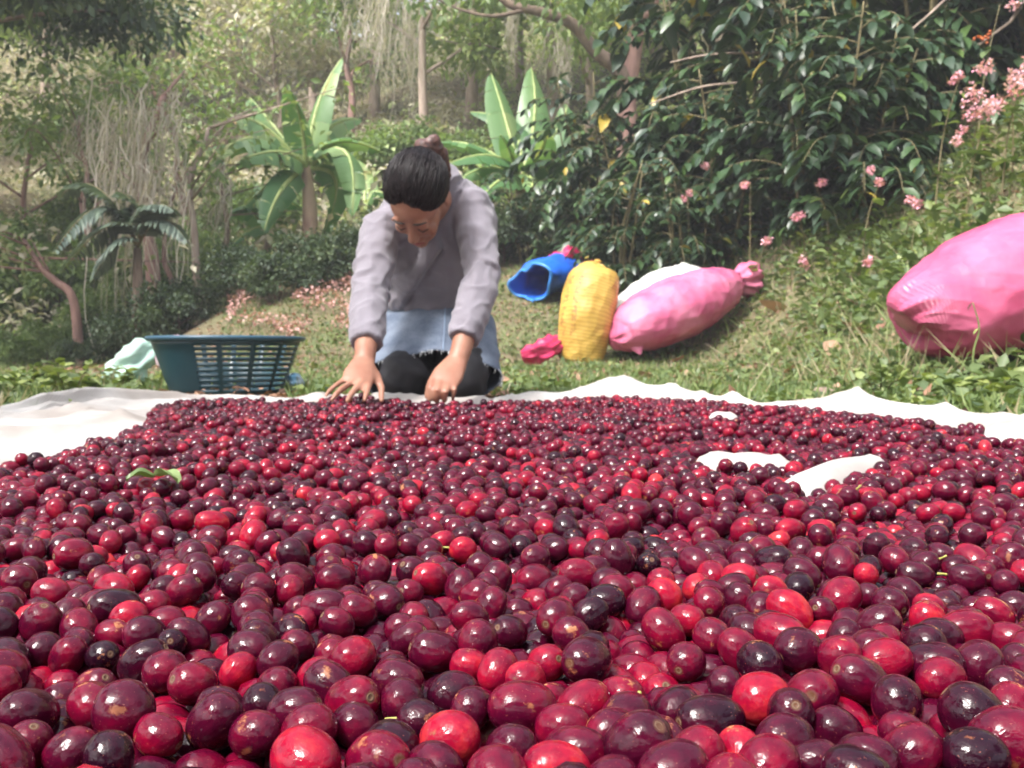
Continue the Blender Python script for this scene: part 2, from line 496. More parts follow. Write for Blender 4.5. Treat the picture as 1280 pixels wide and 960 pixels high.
# ------------------------------------------------------------------ coffee cherries
def cherry_material():
    m, nt, b = new_mat('coffee_cherry_skin')
    A = {}
    for k in ('ripe', 'seed', 'local'):
        a = nt.nodes.new('ShaderNodeAttribute'); a.attribute_name = k; A[k] = a
    cmb = nt.nodes.new('ShaderNodeVectorMath'); cmb.operation = 'MULTIPLY_ADD'
    sv = nt.nodes.new('ShaderNodeCombineXYZ')
    sc_ = nt.nodes.new('ShaderNodeMath'); sc_.operation = 'MULTIPLY'; sc_.inputs[1].default_value = 43.0
    nt.links.new(A['seed'].outputs['Fac'], sc_.inputs[0])
    for i in range(3): nt.links.new(sc_.outputs[0], sv.inputs[i])
    cmb.inputs[1].default_value = (1, 1, 1)
    nt.links.new(A['local'].outputs['Vector'], cmb.inputs[0]); nt.links.new(sv.outputs[0], cmb.inputs[2])
    P = cmb.outputs[0]
    # blotches shift the ripeness up and down over one fruit
    n1 = nt.nodes.new('ShaderNodeTexNoise'); n1.inputs['Scale'].default_value = 0.85; n1.inputs['Detail'].default_value = 4.0; n1.inputs['Roughness'].default_value = 0.6
    nt.links.new(P, n1.inputs['Vector'])
    ma = nt.nodes.new('ShaderNodeMath'); ma.operation = 'MULTIPLY_ADD'; ma.inputs[1].default_value = 0.85
    su = nt.nodes.new('ShaderNodeMath'); su.operation = 'SUBTRACT'; su.inputs[1].default_value = 0.5
    nt.links.new(n1.outputs['Fac'], su.inputs[0]); nt.links.new(su.outputs[0], ma.inputs[0]); nt.links.new(A['ripe'].outputs['Fac'], ma.inputs[2])
    rp = ramp_node(nt, [(0.0, (0.010, 0.0025, 0.008)), (0.22, (0.018, 0.0014, 0.0075)), (0.48, (0.058, 0.0014, 0.0140)), (0.72, (0.145, 0.0016, 0.0185)), (0.9, (0.28, 0.0035, 0.022)), (1.0, (0.40, 0.022, 0.028))])
    nt.links.new(ma.outputs[0], rp.inputs['Fac'])
    # pale specks
    n2 = nt.nodes.new('ShaderNodeTexNoise'); n2.inputs['Scale'].default_value = 11.0; n2.inputs['Detail'].default_value = 2.0
    nt.links.new(P, n2.inputs['Vector'])
    r2 = ramp_node(nt, [(0.68, (0, 0, 0)), (0.76, (1, 1, 1))])
    nt.links.new(n2.outputs['Fac'], r2.inputs['Fac'])
    mx = nt.nodes.new('ShaderNodeMix'); mx.data_type = 'RGBA'; mx.inputs[7].default_value = (0.42, 0.14, 0.10, 1)
    f2 = nt.nodes.new('ShaderNodeMath'); f2.operation = 'MULTIPLY'; f2.inputs[1].default_value = 0.45
    nt.links.new(r2.outputs['Color'], f2.inputs[0]); nt.links.new(f2.outputs[0], mx.inputs['Factor']); nt.links.new(rp.outputs['Color'], mx.inputs[6])
    # tan scars, only on some fruit
    n3 = nt.nodes.new('ShaderNodeTexNoise'); n3.inputs['Scale'].default_value = 0.9; n3.inputs['Detail'].default_value = 7.0; n3.inputs['Roughness'].default_value = 0.65
    of = nt.nodes.new('ShaderNodeVectorMath'); of.operation = 'ADD'; of.inputs[1].default_value = (7.3, 2.1, 9.9)
    nt.links.new(P, of.inputs[0]); nt.links.new(of.outputs[0], n3.inputs['Vector'])
    r3 = ramp_node(nt, [(0.625, (0, 0, 0)), (0.68, (1, 1, 1))])
    nt.links.new(n3.outputs['Fac'], r3.inputs['Fac'])
    mx3 = nt.nodes.new('ShaderNodeMix'); mx3.data_type = 'RGBA'
    r4 = ramp_node(nt, [(0.35, (0.11, 0.030, 0.018)), (0.55, (0.30, 0.11, 0.045)), (0.7, (0.50, 0.26, 0.10))])
    nt.links.new(n1.outputs['Fac'], r4.inputs['Fac'])
    f3 = nt.nodes.new('ShaderNodeMath'); f3.operation = 'MULTIPLY'; f3.inputs[1].default_value = 0.8
    nt.links.new(r3.outputs['Color'], f3.inputs[0]); nt.links.new(f3.outputs[0], mx3.inputs['Factor'])
    nt.links.new(mx.outputs[2], mx3.inputs[6]); nt.links.new(r4.outputs['Color'], mx3.inputs[7])
    # the ends: stalk end pale, blossom end a small brown disc
    sx = nt.nodes.new('ShaderNodeSeparateXYZ'); nt.links.new(A['local'].outputs['Vector'], sx.inputs[0])
    rt = ramp_node(nt, [(0.0, (0, 0, 0)), (0.965, (0, 0, 0)), (0.985, (0.8, 0.8, 0.8)), (1.0, (1, 1, 1))])
    nt.links.new(sx.outputs['Z'], rt.inputs['Fac'])
    mx4 = nt.nodes.new('ShaderNodeMix'); mx4.data_type = 'RGBA'; mx4.inputs[7].default_value = (0.11, 0.05, 0.028, 1)
    nt.links.new(rt.outputs['Color'], mx4.inputs['Factor']); nt.links.new(mx3.outputs[2], mx4.inputs[6])
    nt.links.new(mx4.outputs[2], b.inputs['Base Color'])
    # gloss broken by a dull bloom
    rr = ramp_node(nt, [(0.3, (0.04, 0.04, 0.04)), (0.6, (0.10, 0.10, 0.10)), (0.75, (0.30, 0.30, 0.30))])
    n5 = nt.nodes.new('ShaderNodeTexNoise'); n5.inputs['Scale'].default_value = 2.2; n5.inputs['Detail'].default_value = 5.0
    nt.links.new(P, n5.inputs['Vector']); nt.links.new(n5.outputs['Fac'], rr.inputs['Fac'])
    am = nt.nodes.new('ShaderNodeMath'); am.operation = 'MULTIPLY_ADD'; am.inputs[1].default_value = 0.3
    nt.links.new(r3.outputs['Color'], am.inputs[0]); nt.links.new(rr.outputs['Color'], am.inputs[2])
    nt.links.new(am.outputs[0], b.inputs['Roughness'])
    b.inputs['Specular IOR Level'].default_value = 0.32
    bp = nt.nodes.new('ShaderNodeBump'); bp.inputs['Strength'].default_value = 0.3; bp.inputs['Distance'].default_value = 0.0012
    n6 = nt.nodes.new('ShaderNodeTexNoise'); n6.inputs['Scale'].default_value = 3.6; n6.inputs['Detail'].default_value = 4.0
    nt.links.new(P, n6.inputs['Vector']); nt.links.new(n6.outputs['Fac'], bp.inputs['Height']); nt.links.new(bp.outputs[0], b.inputs['Normal'])
    return m

CHERRY = cherry_material()

def settle(N0, rng):
    """random fruit dropped on the sheet and relaxed until they rest on one another"""
    lo = np.array([-.90, -.08]); hi = np.array([.75, 2.55])
    n = int(N0 * 2.6)
    xy = lo + (hi - lo) * rng.random((n, 2))
    sd = pile_sd(xy[:, 0], xy[:, 1])
    wob = 0.014 * np.sin(17 * xy[:, 0] + 9 * xy[:, 1]) + 0.012 * np.sin(29 * xy[:, 1] - 13 * xy[:, 0])
    keep = sd + wob > rng.random(n) ** 3 * 0.035
    dens = np.clip(0.50 + (sd + wob) / 0.10, 0.5, 1.0)
    dens *= np.where(xy[:, 1] < 1.0, 1.0, 0.86)
    patch = 0.5 + 0.5 * np.sin(8.3 * xy[:, 0] + 3 * np.sin(5 * xy[:, 1])) * np.sin(7.1 * xy[:, 1] + 2.2 * xy[:, 0])
    dens *= 0.82 + 0.18 * patch
    keep &= rng.random(n) < dens
    for a, b, w, h in RIDGES:
        keep &= seg_dist(xy[:, 0], xy[:, 1], a, b) > w * 1.05
    xy = xy[keep][:N0]
    n = len(xy)
    r = np.clip(rng.normal(0.0072, 0.0007, n), 0.0056, 0.0090)
    p = np.zeros((n, 3)); p[:, :2] = xy
    floor = lambda q: zc(q[:, 0], q[:, 1])
    p[:, 2] = floor(p) + r + rng.random(n) * 0.034
    cs = 0.0185
    home = p[:, :2].copy()
    fz = None
    for it in range(150):
        if it % 3 == 0:
            # neighbour pairs through a cell grid
            c = np.floor((p[:, :2] - (-2)) / cs).astype(np.int64)
            key = c[:, 0] * 100000 + c[:, 1]
            order = np.argsort(key, kind='stable'); ks = key[order]
            I = []; J = []
            for dx, dy in ((0, 0), (1, 0), (-1, 1), (0, 1), (1, 1)):
                tgt = (c[:, 0] + dx) * 100000 + c[:, 1] + dy
                s = np.searchsorted(ks, tgt, 'left'); e = np.searchsorted(ks, tgt, 'right')
                cnt = e - s; mxc = int(cnt.max())
                for k in range(mxc):
                    w = np.nonzero(cnt > k)[0]
                    j = order[s[w] + k]
                    if dx == 0 and dy == 0:
                        ok = j > w; w = w[ok]; j = j[ok]
                    ok = np.abs(p[w, 2] - p[j, 2]) < 0.02
                    I.append(w[ok]); J.append(j[ok])
            I = np.concatenate(I); J = np.concatenate(J); rs = (r[I] + r[J]) * 1.02
        if it % 6 == 0:
            g = 0.004
            fz0 = floor(p); fx = (zc(p[:, 0] + g, p[:, 1]) - fz0) / g; fy = (zc(p[:, 0], p[:, 1] + g) - fz0) / g
            base = p[:, :2].copy()
        fz = fz0 + fx * (p[:, 0] - base[:, 0]) + fy * (p[:, 1] - base[:, 1])
        p[:, 2] -= 0.0008 if it < 60 else (0.0003 if it < 105 else 0.00008)
        d = p[I] - p[J]
        L = np.sqrt((d * d).sum(1)) + 1e-9
        ov = np.maximum(rs - L, 0)
        m_ = ov > 0
        i = I[m_]; j = J[m_]
        cor = d[m_] / L[m_, None] * (ov[m_] * 0.5)[:, None]
        acc = np.stack([np.bincount(i, cor[:, k], n) - np.bincount(j, cor[:, k], n) for k in range(3)], -1)
        ct = np.bincount(i, minlength=n) + np.bincount(j, minlength=n)
        p += acc * (1.9 / np.maximum(ct, 2))[:, None]
        low = fz + r - p[:, 2]
        hit = low > 0
        p[hit, 2] += low[hit]
        steep = hit & (np.hypot(fx, fy) > 0.35)
        p[steep, 0] -= 0.0008 * fx[steep]; p[steep, 1] -= 0.0008 * fy[steep]
    return p, r

def cherry_shape(V, k=0.0):
    """unit ball -> fruit: long axis z, blunt ends, slight dimple at the blossom end"""
    W = V.copy()
    z = W[:, 2]
    rad = np.hypot(W[:, 0], W[:, 1])
    W[:, 2] = z * (1.24 - 0.06 * np.abs(z) ** 6) - 0.07 * np.exp(-(rad / 0.16) ** 2) * (z > 0)
    f = 1 + 0.05 * (1 - np.abs(z)) * np.cos(2 * np.arctan2(W[:, 1], W[:, 0]) + k)
    W[:, 0] *= f; W[:, 1] *= f
    return W

def build_cherries():
    rng = np.random.default_rng(11)
    p, r = settle(19200, rng)
    n = len(p)
    ripe = np.clip(np.where(rng.random(n) < 0.17, rng.normal(0.77, 0.07, n), rng.normal(0.47, 0.125, n)), 0.14, 0.93)
    seed = rng.random(n)
    long_ = np.clip(rng.normal(1.0, 0.08, n), 0.84, 1.18)
    # orientation: long axis mostly lying down
    az = rng.random(n) * 2 * np.pi; el = np.clip(rng.normal(0, 0.5, n), -1.3, 1.3)
    ax = np.stack([np.cos(az) * np.cos(el), np.sin(az) * np.cos(el), np.sin(el)], -1)
    h = np.where(np.abs(ax[:, 2:3]) < 0.9, np.array([[0, 0, 1.0]]), np.array([[1.0, 0, 0]]))
    s = nrm(np.cross(h, ax)); t = np.cross(ax, s)
    sp = rng.random(n) * 2 * np.pi
    s2 = s * np.cos(sp)[:, None] + t * np.sin(sp)[:, None]; t2 = np.cross(ax, s2)
    R = np.stack([s2, t2, ax], -1)              # columns
    # which ones show, and how large: a coarse depth buffer from the photograph's camera
    ca, sa = math.cos(PITCH), math.sin(PITCH)
    q = p - np.array([0, 0, CAMZ])
    dep = q[:, 1] * ca - q[:, 2] * sa
    up = q[:, 1] * sa + q[:, 2] * ca
    S = 0.5
    u = (640 + FPX * q[:, 0] / np.maximum(dep, .05)) * S; v = (480 - FPX * up / np.maximum(dep, .05)) * S
    rad = FPX * r / np.maximum(dep, .05) * S
    W_, H_ = 640, 480
    buf = np.full((H_, W_), -1, np.int32)
    idx = np.nonzero((dep > 0.12) & (u > -30) & (u < W_ + 30) & (v < H_ + 40) & (rad > 3.0))[0]
    for i in idx[np.argsort(-dep[idx])]:
        rr = rad[i]
        x0, x1 = max(0, int(u[i] - rr)), min(W_, int(u[i] + rr) + 1); y0, y1 = max(0, int(v[i] - rr)), min(H_, int(v[i] + rr) + 1)
        if x1 <= x0 or y1 <= y0: continue
        xx = np.arange(x0, x1)[None] + .5 - u[i]; yy = np.arange(y0, y1)[:, None] + .5 - v[i]
        mk = xx * xx + yy * yy < rr * rr
        buf[y0:y1, x0:x1][mk] = i
    shown = np.bincount(buf[buf >= 0], minlength=n)
    top = np.argsort(-shown)[:300]
    single = np.zeros(n, bool); single[top] = True
    # ---- the 300 that show largest: things of their own
    NV = 60
    Vh, Th = ico(4)
    classes = [(0.30, 'dark purple'), (0.50, 'deep maroon'), (0.70, 'crimson'), (2.0, 'bright red')]
    navel_mat = plain('dry_blossom_scar', (0.17, 0.09, 0.045), (0.06, 0.03, 0.02), scale=900.0, rough=0.7)
    stalk_mat = plain('green_stalk', (0.42, 0.42, 0.10), (0.24, 0.22, 0.05), scale=400.0, rough=0.55)
    # navel: a low ring with a pit
    prof = [(0.0, -.035), (.05, -.03), (.085, .008), (.125, .030), (.175, .020), (.20, -.03)]
    nm = MB(); V = []; F = []
    for (a, z) in prof[1:]:
        for k in range(12):
            an = 2 * math.pi * k / 12; V.append((a * math.cos(an), a * math.sin(an), z))
    for i in range(len(prof) - 2):
        for k in range(12): F.append((i * 12 + k, (i + 1) * 12 + k, (i + 1) * 12 + (k + 1) % 12, i * 12 + (k + 1) % 12))
    V.append((0, 0, prof[0][1])); F += [(len(V) - 1, k, (k + 1) % 12) for k in range(12)]
    navel = nm.add(V, F).mesh('navel', navel_mat)
    sv, sf = tube([(0, 0, -1.15), (.03, 0, -1.42), (.12, .02, -1.70)], [.10, .075, .10], 8)
    stalk = MB().add(sv, sf).mesh('stalk', stalk_mat)
    bank = {}
    order = top[np.argsort(ripe[top])]
    for c in range(NV):
        mem = order[c * 5:(c + 1) * 5]
        rr = float(np.mean(ripe[mem])); sd = (c * 0.6180339) % 1.0
        Wv = cherry_shape(Vh, c * 1.7)
        for i in range(len(Wv)):
            q3 = Vector(Vh[i]) * 1.3 + Vector((c * 3.1, 0, 0))
            Wv[i] *= 1 + 0.030 * noise.noise(q3)
        me = tri_mesh('coffee_cherry', Wv, Th, CHERRY, True, {'local': Vh, 'ripe': np.full(len(Vh), rr), 'seed': np.full(len(Vh), sd)})
        for i in mem: bank[int(i)] = (me, rr)
    stalked = set(int(i) for i in top[rng.random(300) < 0.05])
    for i in top:
        i = int(i)
        me, rr = bank[i]
        cl = next(nm_ for lim, nm_ in classes if rr < lim)
        shape = 'round' if long_[i] < 0.95 else ('oval' if long_[i] < 1.06 else 'long oval')
        size = 'small ' if r[i] < 0.0067 else ('large ' if r[i] > 0.0079 else '')
        axis_ = Vector(R[i, :, 2]); to_cam = (Vector((0, 0, CAMZ)) - Vector(p[i])).normalized()
        turn = 'its navel turned up' if axis_.z > 0.45 else ('its navel in view' if axis_.dot(to_cam) > 0.30 else 'its navel hidden')
        if i in stalked: turn = 'a short green stalk'
        lab = size + cl + ' ' + shape + ' coffee cherry in the heap with ' + turn
        grp = size + cl + ' ' + shape + ' cherries with ' + turn
        o = bpy.data.objects.new('coffee_cherry', me); COL.objects.link(o)
        M = Matrix([[R[i, a, b] * r[i] * (long_[i] if b == 2 else 1.0) for b in range(3)] + [p[i, a]] for a in range(3)] + [[0, 0, 0, 1]])
        o.matrix_world = M
        tag(o, lab, 'cherry', grp)
        nv = bpy.data.objects.new('navel', navel); COL.objects.link(nv); nv.parent = o
        nv.location = (0, 0, 1.125)
        if i in stalked:
            stv = bpy.data.objects.new('stalk', stalk); COL.objects.link(stv); stv.parent = o
    # ---- all the others: one mass
    V = []; T = []; loc = []; rp = []; sd = []; off = 0
    for sub, sel in ((3, (~single) & (shown > 90)), (2, (~single) & (shown <= 90))):
        Vb, Tb = ico(sub)
        ii = np.nonzero(sel)[0]
        shp = cherry_shape(Vb)
        sc3 = np.stack([r[ii], r[ii], r[ii] * long_[ii]], -1)
        X = np.einsum('nab,nvb->nva', R[ii], shp[None] * sc3[:, None, :]) + p[ii][:, None, :]
        V.append(X.reshape(-1, 3)); T.append((Tb[None] + (np.arange(len(ii)) * len(Vb))[:, None, None]).reshape(-1, 3) + off)
        loc.append(np.tile(Vb, (len(ii), 1))); rp.append(np.repeat(ripe[ii], len(Vb))); sd.append(np.repeat(seed[ii], len(Vb)))
        off += len(ii) * len(Vb)
    me = tri_mesh('coffee_cherry_heap', np.concatenate(V), np.concatenate(T), CHERRY, True,
                  {'local': np.concatenate(loc), 'ripe': np.concatenate(rp), 'seed': np.concatenate(sd)})
    o = place('coffee_cherry_heap', me)
    tag(o, 'thousands of glossy red and purple coffee cherries spread over the white sheet', 'cherries', kind='stuff')
    return p, r
CH_P, CH_R = build_cherries()
# ------------------------------------------------------------------ the woman kneeling at the heap
def bone_field(bones):
    """returns f(p) -> (bone index, t along, distance) of the nearest bone"""
    B = [(Vector(a), Vector(b)) for a, b in bones]
    def f(p):
        best = (0, 0, 9)
        for i, (a, b) in enumerate(B):
            ab = b - a; t = max(0, min(1, (p - a).dot(ab) / ab.length_squared))
            d = (p - a - ab * t).length
            if d < best[2]: best = (i, t, d)
        return best
    return f

def displace(me, fn):
    """move every vertex along its normal by fn(co, normal)"""
    nl = [v.normal.copy() for v in me.vertices]
    for v, n in zip(me.vertices, nl):
        v.co = v.co + n * fn(v.co, n)
    me.update()

def build_woman():
    base = Vector((-.21, 2.62, 0.0))
    root = thing('person', 'person in grey sweatshirt kneeling and bending over the heap, sorting with both hands', 'person', base)
    def done(name, me, mat, parent=root):
        for m in list(me.materials): pass
        me.materials.clear(); me.materials.append(mat)
        me.transform(Matrix.Translation(-base)); me.update(); shade_smooth(me)
        me.name = name
        return place(name, me, parent)
    # joints
    P0 = Vector((at(548, 400, 2.8).x, 2.80, 0.20)); P1 = Vector((at(546, 240, 2.53).x, 2.53, 0.565))
    axis = (P1 - P0).normalized(); TL = (P1 - P0).length
    SL = at(476, 290, 2.51); SR = at(590, 262, 2.53)
    EL = at(463, 362, 2.385); ER = at(604, 342, 2.43)
    CL = at(457.5, 432, 2.245); CR = at(583, 424, 2.315)
    WL = at(456, 449, 2.20); WR = at(573, 448, 2.265)
    CL = EL.lerp(WL, .80); CR = ER.lerp(WR, .80)
    HL = Vector((P0.x - .085, 2.78, .175)); HR = Vector((P0.x + .085, 2.78, .175))
    KL = Vector((at(505, 460, 2.47).x, 2.46, .075)); KR = Vector((at(578, 460, 2.47).x, 2.46, .075))
    # head frame
    hc = at(523, 247, 2.385)
    HM = Matrix.Translation(hc) @ (Matrix.Rotation(math.radians(-12), 4, 'Z') @ Matrix.Rotation(math.radians(7), 4, 'Y') @ Matrix.Rotation(math.radians(66), 4, 'X')) @ Matrix.Scale(.94, 4)
    def H(x, y, z): return HM @ Vector((x, y, z))
    hrot = HM.to_3x3().normalized()
    def hball(mb, c, r, sub=3, rx=0.0):
        rt = hrot @ Matrix.Rotation(rx, 3, 'X')
        mb.add(*ball(H(*c), tuple(q * .94 for q in r), rt, sub))
    # ---- skin: one continuous body
    mb = MB()
    hball(mb, (0, .015, .030), (.073, .090, .084))
    hball(mb, (0, -.030, .020), (.064, .056, .060))          # forehead
    hball(mb, (0, -.032, -.040), (.056, .058, .062))         # mid face
    hball(mb, (0, -.036, -.078), (.044, .050, .044))         # jaw
    hball(mb, (0, -.074, -.104), (.019, .016, .016))         # chin
    for s in (-1, 1):
        hball(mb, (s * .036, -.066, -.040), (.022, .020, .022))   # cheek
        hball(mb, (s * .030, -.079, -.006), (.015, .010, .011))   # eyelid
        hball(mb, (s * .030, -.081, .016), (.022, .009, .008))    # brow
        hball(mb, (s * .071, .012, -.018), (.007, .015, .026))    # ear
        hball(mb, (s * .010, -.099, -.044), (.008, .009, .007))   # nostril
    mb.add(*tube([H(0, -.084, .006), H(0, -.096, -.016), H(0, -.107, -.036), H(0, -.103, -.047)], [.007, .009, .0115, .010], 10))
    hball(mb, (0, -.086, -.070), (.020, .009, .0065))
    hball(mb, (0, -.083, -.081), (.017, .009, .0065))
    mb.add(*tube([H(0, .020, -.045), H(0, .030, -.085), P1 + Vector((0, -.01, -.0)), P1 - axis * .08], [.053, .050, .058, .075], 18))
    side0 = Vector((1, 0, 0)); side1 = Vector((math.cos(.26), 0, math.sin(.26)))
    mb.add(*tube([P0, P0 + axis * .12, P0 + axis * .25, P0 + axis * .36, P0 + axis * (TL - .02)], [(.14, .10), (.115, .08), (.13, .085), (.15, .08), (.08, .055)], 22, side=[side0, side0, side0.lerp(side1, .5), side1, side1]))
    for (s_, e_, w_) in ((SL, EL, WL), (SR, ER, WR)):
        c_ = e_.lerp(w_, .45)
        mb.add(*tube([s_, s_.lerp(e_, .4), e_, c_, e_.lerp(w_, .85), w_], [.046, .041, .036, .033, .026, .024], 16))
    for (h_, k_) in ((HL, KL), (HR, KR)):
        f_ = Vector((h_.x, 2.86, .045))
        mb.add(*tube([h_, h_.lerp(k_, .5), k_], [.07, .064, .050], 16))
        mb.add(*tube([k_, Vector((k_.x, 2.62, .06)), f_, f_ + Vector((0, .10, -.005))], [.048, .050, .034, .028], 14))
    # hands: palm and five fingers each
    def hand(wrist, knuckles, mids, tips, thumb, rad):
        kc = sum((Vector(k) for k in knuckles), Vector()) / 4
        width = (Vector(knuckles[0]) - Vector(knuckles[3]))
        sd = width.normalized()
        mb.add(*tube([wrist, wrist.lerp(kc, .35), wrist.lerp(kc, .75), kc], [(.024, .017), (.031, .016), (.037, .0145), (.036, .011)], 16, side=sd))
        for k, m, t, r in zip(knuckles, mids, tips, rad):
            k = Vector(k); m = Vector(m); t = Vector(t)
            mb.add(*tube([wrist.lerp(k, .6), k, m, m.lerp(t, .55) + Vector((0, 0, .002)), t], [r * 1.0, r * 1.12, r * 1.05, r * .95, r * .78], 12))
        a, b_, c = [Vector(q) for q in thumb]
        mb.add(*tube([wrist.lerp(a, .25), a, b_, c], [.012, .0112, .0086, .0068], 12))
    # her right hand (spread on the cherries)
    kn = [at(462, 478, 2.135), at(452, 478, 2.115), at(441, 477, 2.115), at(431, 474, 2.125)]
    md = [at(459, 487, 2.09), at(442, 489, 2.07), at(426, 487, 2.075), at(417, 484, 2.09)]
    tp = [at(456, 501, 2.06), at(434, 502, 2.04), at(415, 500, 2.05), at(407, 495, 2.07)]
    hand(WL, kn, md, tp, (at(471, 471, 2.17), at(477, 486, 2.14), at(477, 501, 2.11)), (.0072, .0075, .0071, .0062))
    # her left hand (fingers curled down, picking)
    kn = [at(541, 472, 2.205), at(550, 477, 2.195), at(560, 479, 2.195), at(570, 477, 2.205)]
    md = [at(537, 485, 2.175), at(547, 489, 2.165), at(557, 491, 2.165), at(568, 488, 2.18)]
    tp = [at(537, 501, 2.175), at(546, 503, 2.18), at(556, 503, 2.18), at(566, 500, 2.19)]
    hand(WR, kn, md, tp, (at(548, 466, 2.215), at(538, 478, 2.20), at(533, 496, 2.185)), (.0072, .0075, .0071, .0062))
    body = fuse(mb, 0.0049, 3)
    from mathutils.bvhtree import BVHTree
    bvh = BVHTree.FromPolygons([v.co.copy() for v in body.vertices], [tuple(p.vertices) for p in body.polygons])
    skin, nt, b = new_mat('skin')
    tc = nt.nodes.new('ShaderNodeTexCoord')
    no = nt.nodes.new('ShaderNodeTexNoise'); no.inputs['Scale'].default_value = 24.0; no.inputs['Detail'].default_value = 5
    nt.links.new(tc.outputs['Object'], no.inputs['Vector'])
    rp = ramp_node(nt, [(0.3, (0.27, 0.115, 0.072)), (0.7, (0.36, 0.18, 0.12))])
    nt.links.new(no.outputs['Fac'], rp.inputs['Fac']); nt.links.new(rp.outputs['Color'], b.inputs['Base Color'])
    b.inputs['Roughness'].default_value = 0.5; b.inputs['Subsurface Weight'].default_value = 0.15
    b.inputs['Subsurface Radius'].default_value = (0.012, 0.004, 0.002); b.inputs['Subsurface Scale'].default_value = 0.6
    done('body', body, skin)
    # face details
    lash = plain('dark_lash', (0.025, 0.015, 0.012), rough=0.7)
    lipm = plain('lips', (0.36, 0.11, 0.09), (0.28, 0.08, 0.07), scale=60, rough=0.45)
    for s in (-1, 1):
        eb = MB(); eb.add(*tube([H(s * .013, -.0925, .018), H(s * .028, -.0945, .023), H(s * .045, -.083, .019)], [.0022, .003, .0016], 8))
        done('eyebrow', eb.mesh('eyebrow'), lash)
        el = MB(); el.add(*tube([H(s * .017, -.0880, -.013), H(s * .030, -.0915, -.0165), H(s * .044, -.0835, -.012)], [.0012, .0019, .0012], 8))
        done('eyelash', el.mesh('eyelash'), lash)
    lp = MB(); lp.add(*tube([H(-.021, -.0905, -.075), H(-.007, -.0965, -.0735), H(.007, -.0965, -.0735), H(.021, -.0905, -.075)], [.0014, .0030, .0030, .0014], 8))
    lp.add(*tube([H(-.019, -.0890, -.077), H(0, -.0950, -.0825), H(.019, -.0890, -.077)], [.0014, .0038, .0014], 8))
    done('lips', lp.mesh('lips'), lipm)
    # ---- hair: drawn back from the hairline to a knot
    from mathutils.bvhtree import BVHTree
    Vi, Ti = ico(6)
    hcen = H(0, .012, .018)
    HA = [0, .45, .85, 1.2, 1.5, 1.9, 2.4, 3.15]; HZ = [.50, .32, .0, -.22, -.14, -.06, 0, 0]
    hv = []
    for d in Vi:
        w = (hrot @ Vector(d)).normalized()
        hit = bvh.ray_cast(hcen, w, .30)
        dist = (hit[0] - hcen).length if hit[0] is not None else .08
        dist = min(dist, .106 if d[1] < .2 else .100)
        h = d[2] - float(np.interp(abs(math.atan2(d[0] + .10, -d[1])), HA, HZ)) + .035 * noise.noise(Vector(d) * 9)
        k = max(0, min(1, (h + .03) / .32)); k = k * k * (3 - 2 * k)
        off = -.006 + k * .0185 + k * .004 * math.exp(-((d[1] - .02) ** 2 + (d[2] + .22) ** 2) / .05)
        off -= .0035 * math.exp(-((d[0] + .10) / .03) ** 2) * (1 if d[1] < .3 else 0) * k      # the parting
        hv.append(hcen + w * (dist + off))
    hbm = MB(); hbm.add(hv, [tuple(t) for t in Ti])
    hair = hbm.mesh('hair')
    hbm2 = bmesh.new(); hbm2.from_mesh(hair)
    for _ in range(3): bmesh.ops.smooth_vert(hbm2, verts=hbm2.verts, factor=0.5, use_axis_x=True, use_axis_y=True, use_axis_z=True)
    hbm2.to_mesh(hair); hbm2.free(); hair.update()
    Hi = HM.inverted()
    knot_l = Vector((.010, .115, .045))
    def strands(co, n):
        q = Hi @ co
        d = (q - knot_l)
        a = math.atan2(d.x, d.z + .02)
        return 0.0016 * noise.noise(Vector((a * 16, d.length * 9, 1.0))) + 0.0011 * noise.noise(Vector((a * 43, d.length * 14, 4.0)))
    displace(hair, strands)
    hm, nt, b = new_mat('dark_hair')
    a_ = nt.nodes.new('ShaderNodeAttribute'); a_.attribute_name = 'flow'
    no = nt.nodes.new('ShaderNodeTexNoise'); no.inputs['Scale'].default_value = 1.0; no.inputs['Detail'].default_value = 4
    nt.links.new(a_.outputs['Vector'], no.inputs['Vector'])
    rp = ramp_node(nt, [(0.3, (0.004, 0.003, 0.004)), (0.7, (0.017, 0.012, 0.015))])
    nt.links.new(no.outputs['Fac'], rp.inputs['Fac']); nt.links.new(rp.outputs['Color'], b.inputs['Base Color'])
    b.inputs['Roughness'].default_value = 0.6; b.inputs['Specular IOR Level'].default_value = 0.14
    bp = nt.nodes.new('ShaderNodeBump'); bp.inputs['Strength'].default_value = 0.5; bp.inputs['Distance'].default_value = 0.003
    nt.links.new(no.outputs['Fac'], bp.inputs['Height']); nt.links.new(bp.outputs[0], b.inputs['Normal'])
    def flow(me):
        at_ = me.attributes.new('flow', 'FLOAT_VECTOR', 'POINT')
        arr = []
        for v in me.vertices:
            d = (Hi @ v.co) - knot_l
            arr += [math.atan2(d.x, d.z + .02) * 34, d.length * 12, 0.0]
        at_.data.foreach_set('vector', arr)
    flow(hair)
    ho = done('hair', hair, hm)
    hbv = BVHTree.FromPolygons([v.co + base for v in hair.vertices], [tuple(q.vertices) for q in hair.polygons])
    rgs = random.Random(8); stb = MB(); kdir = (knot_l - Vector((0, .012, .018))).normalized()
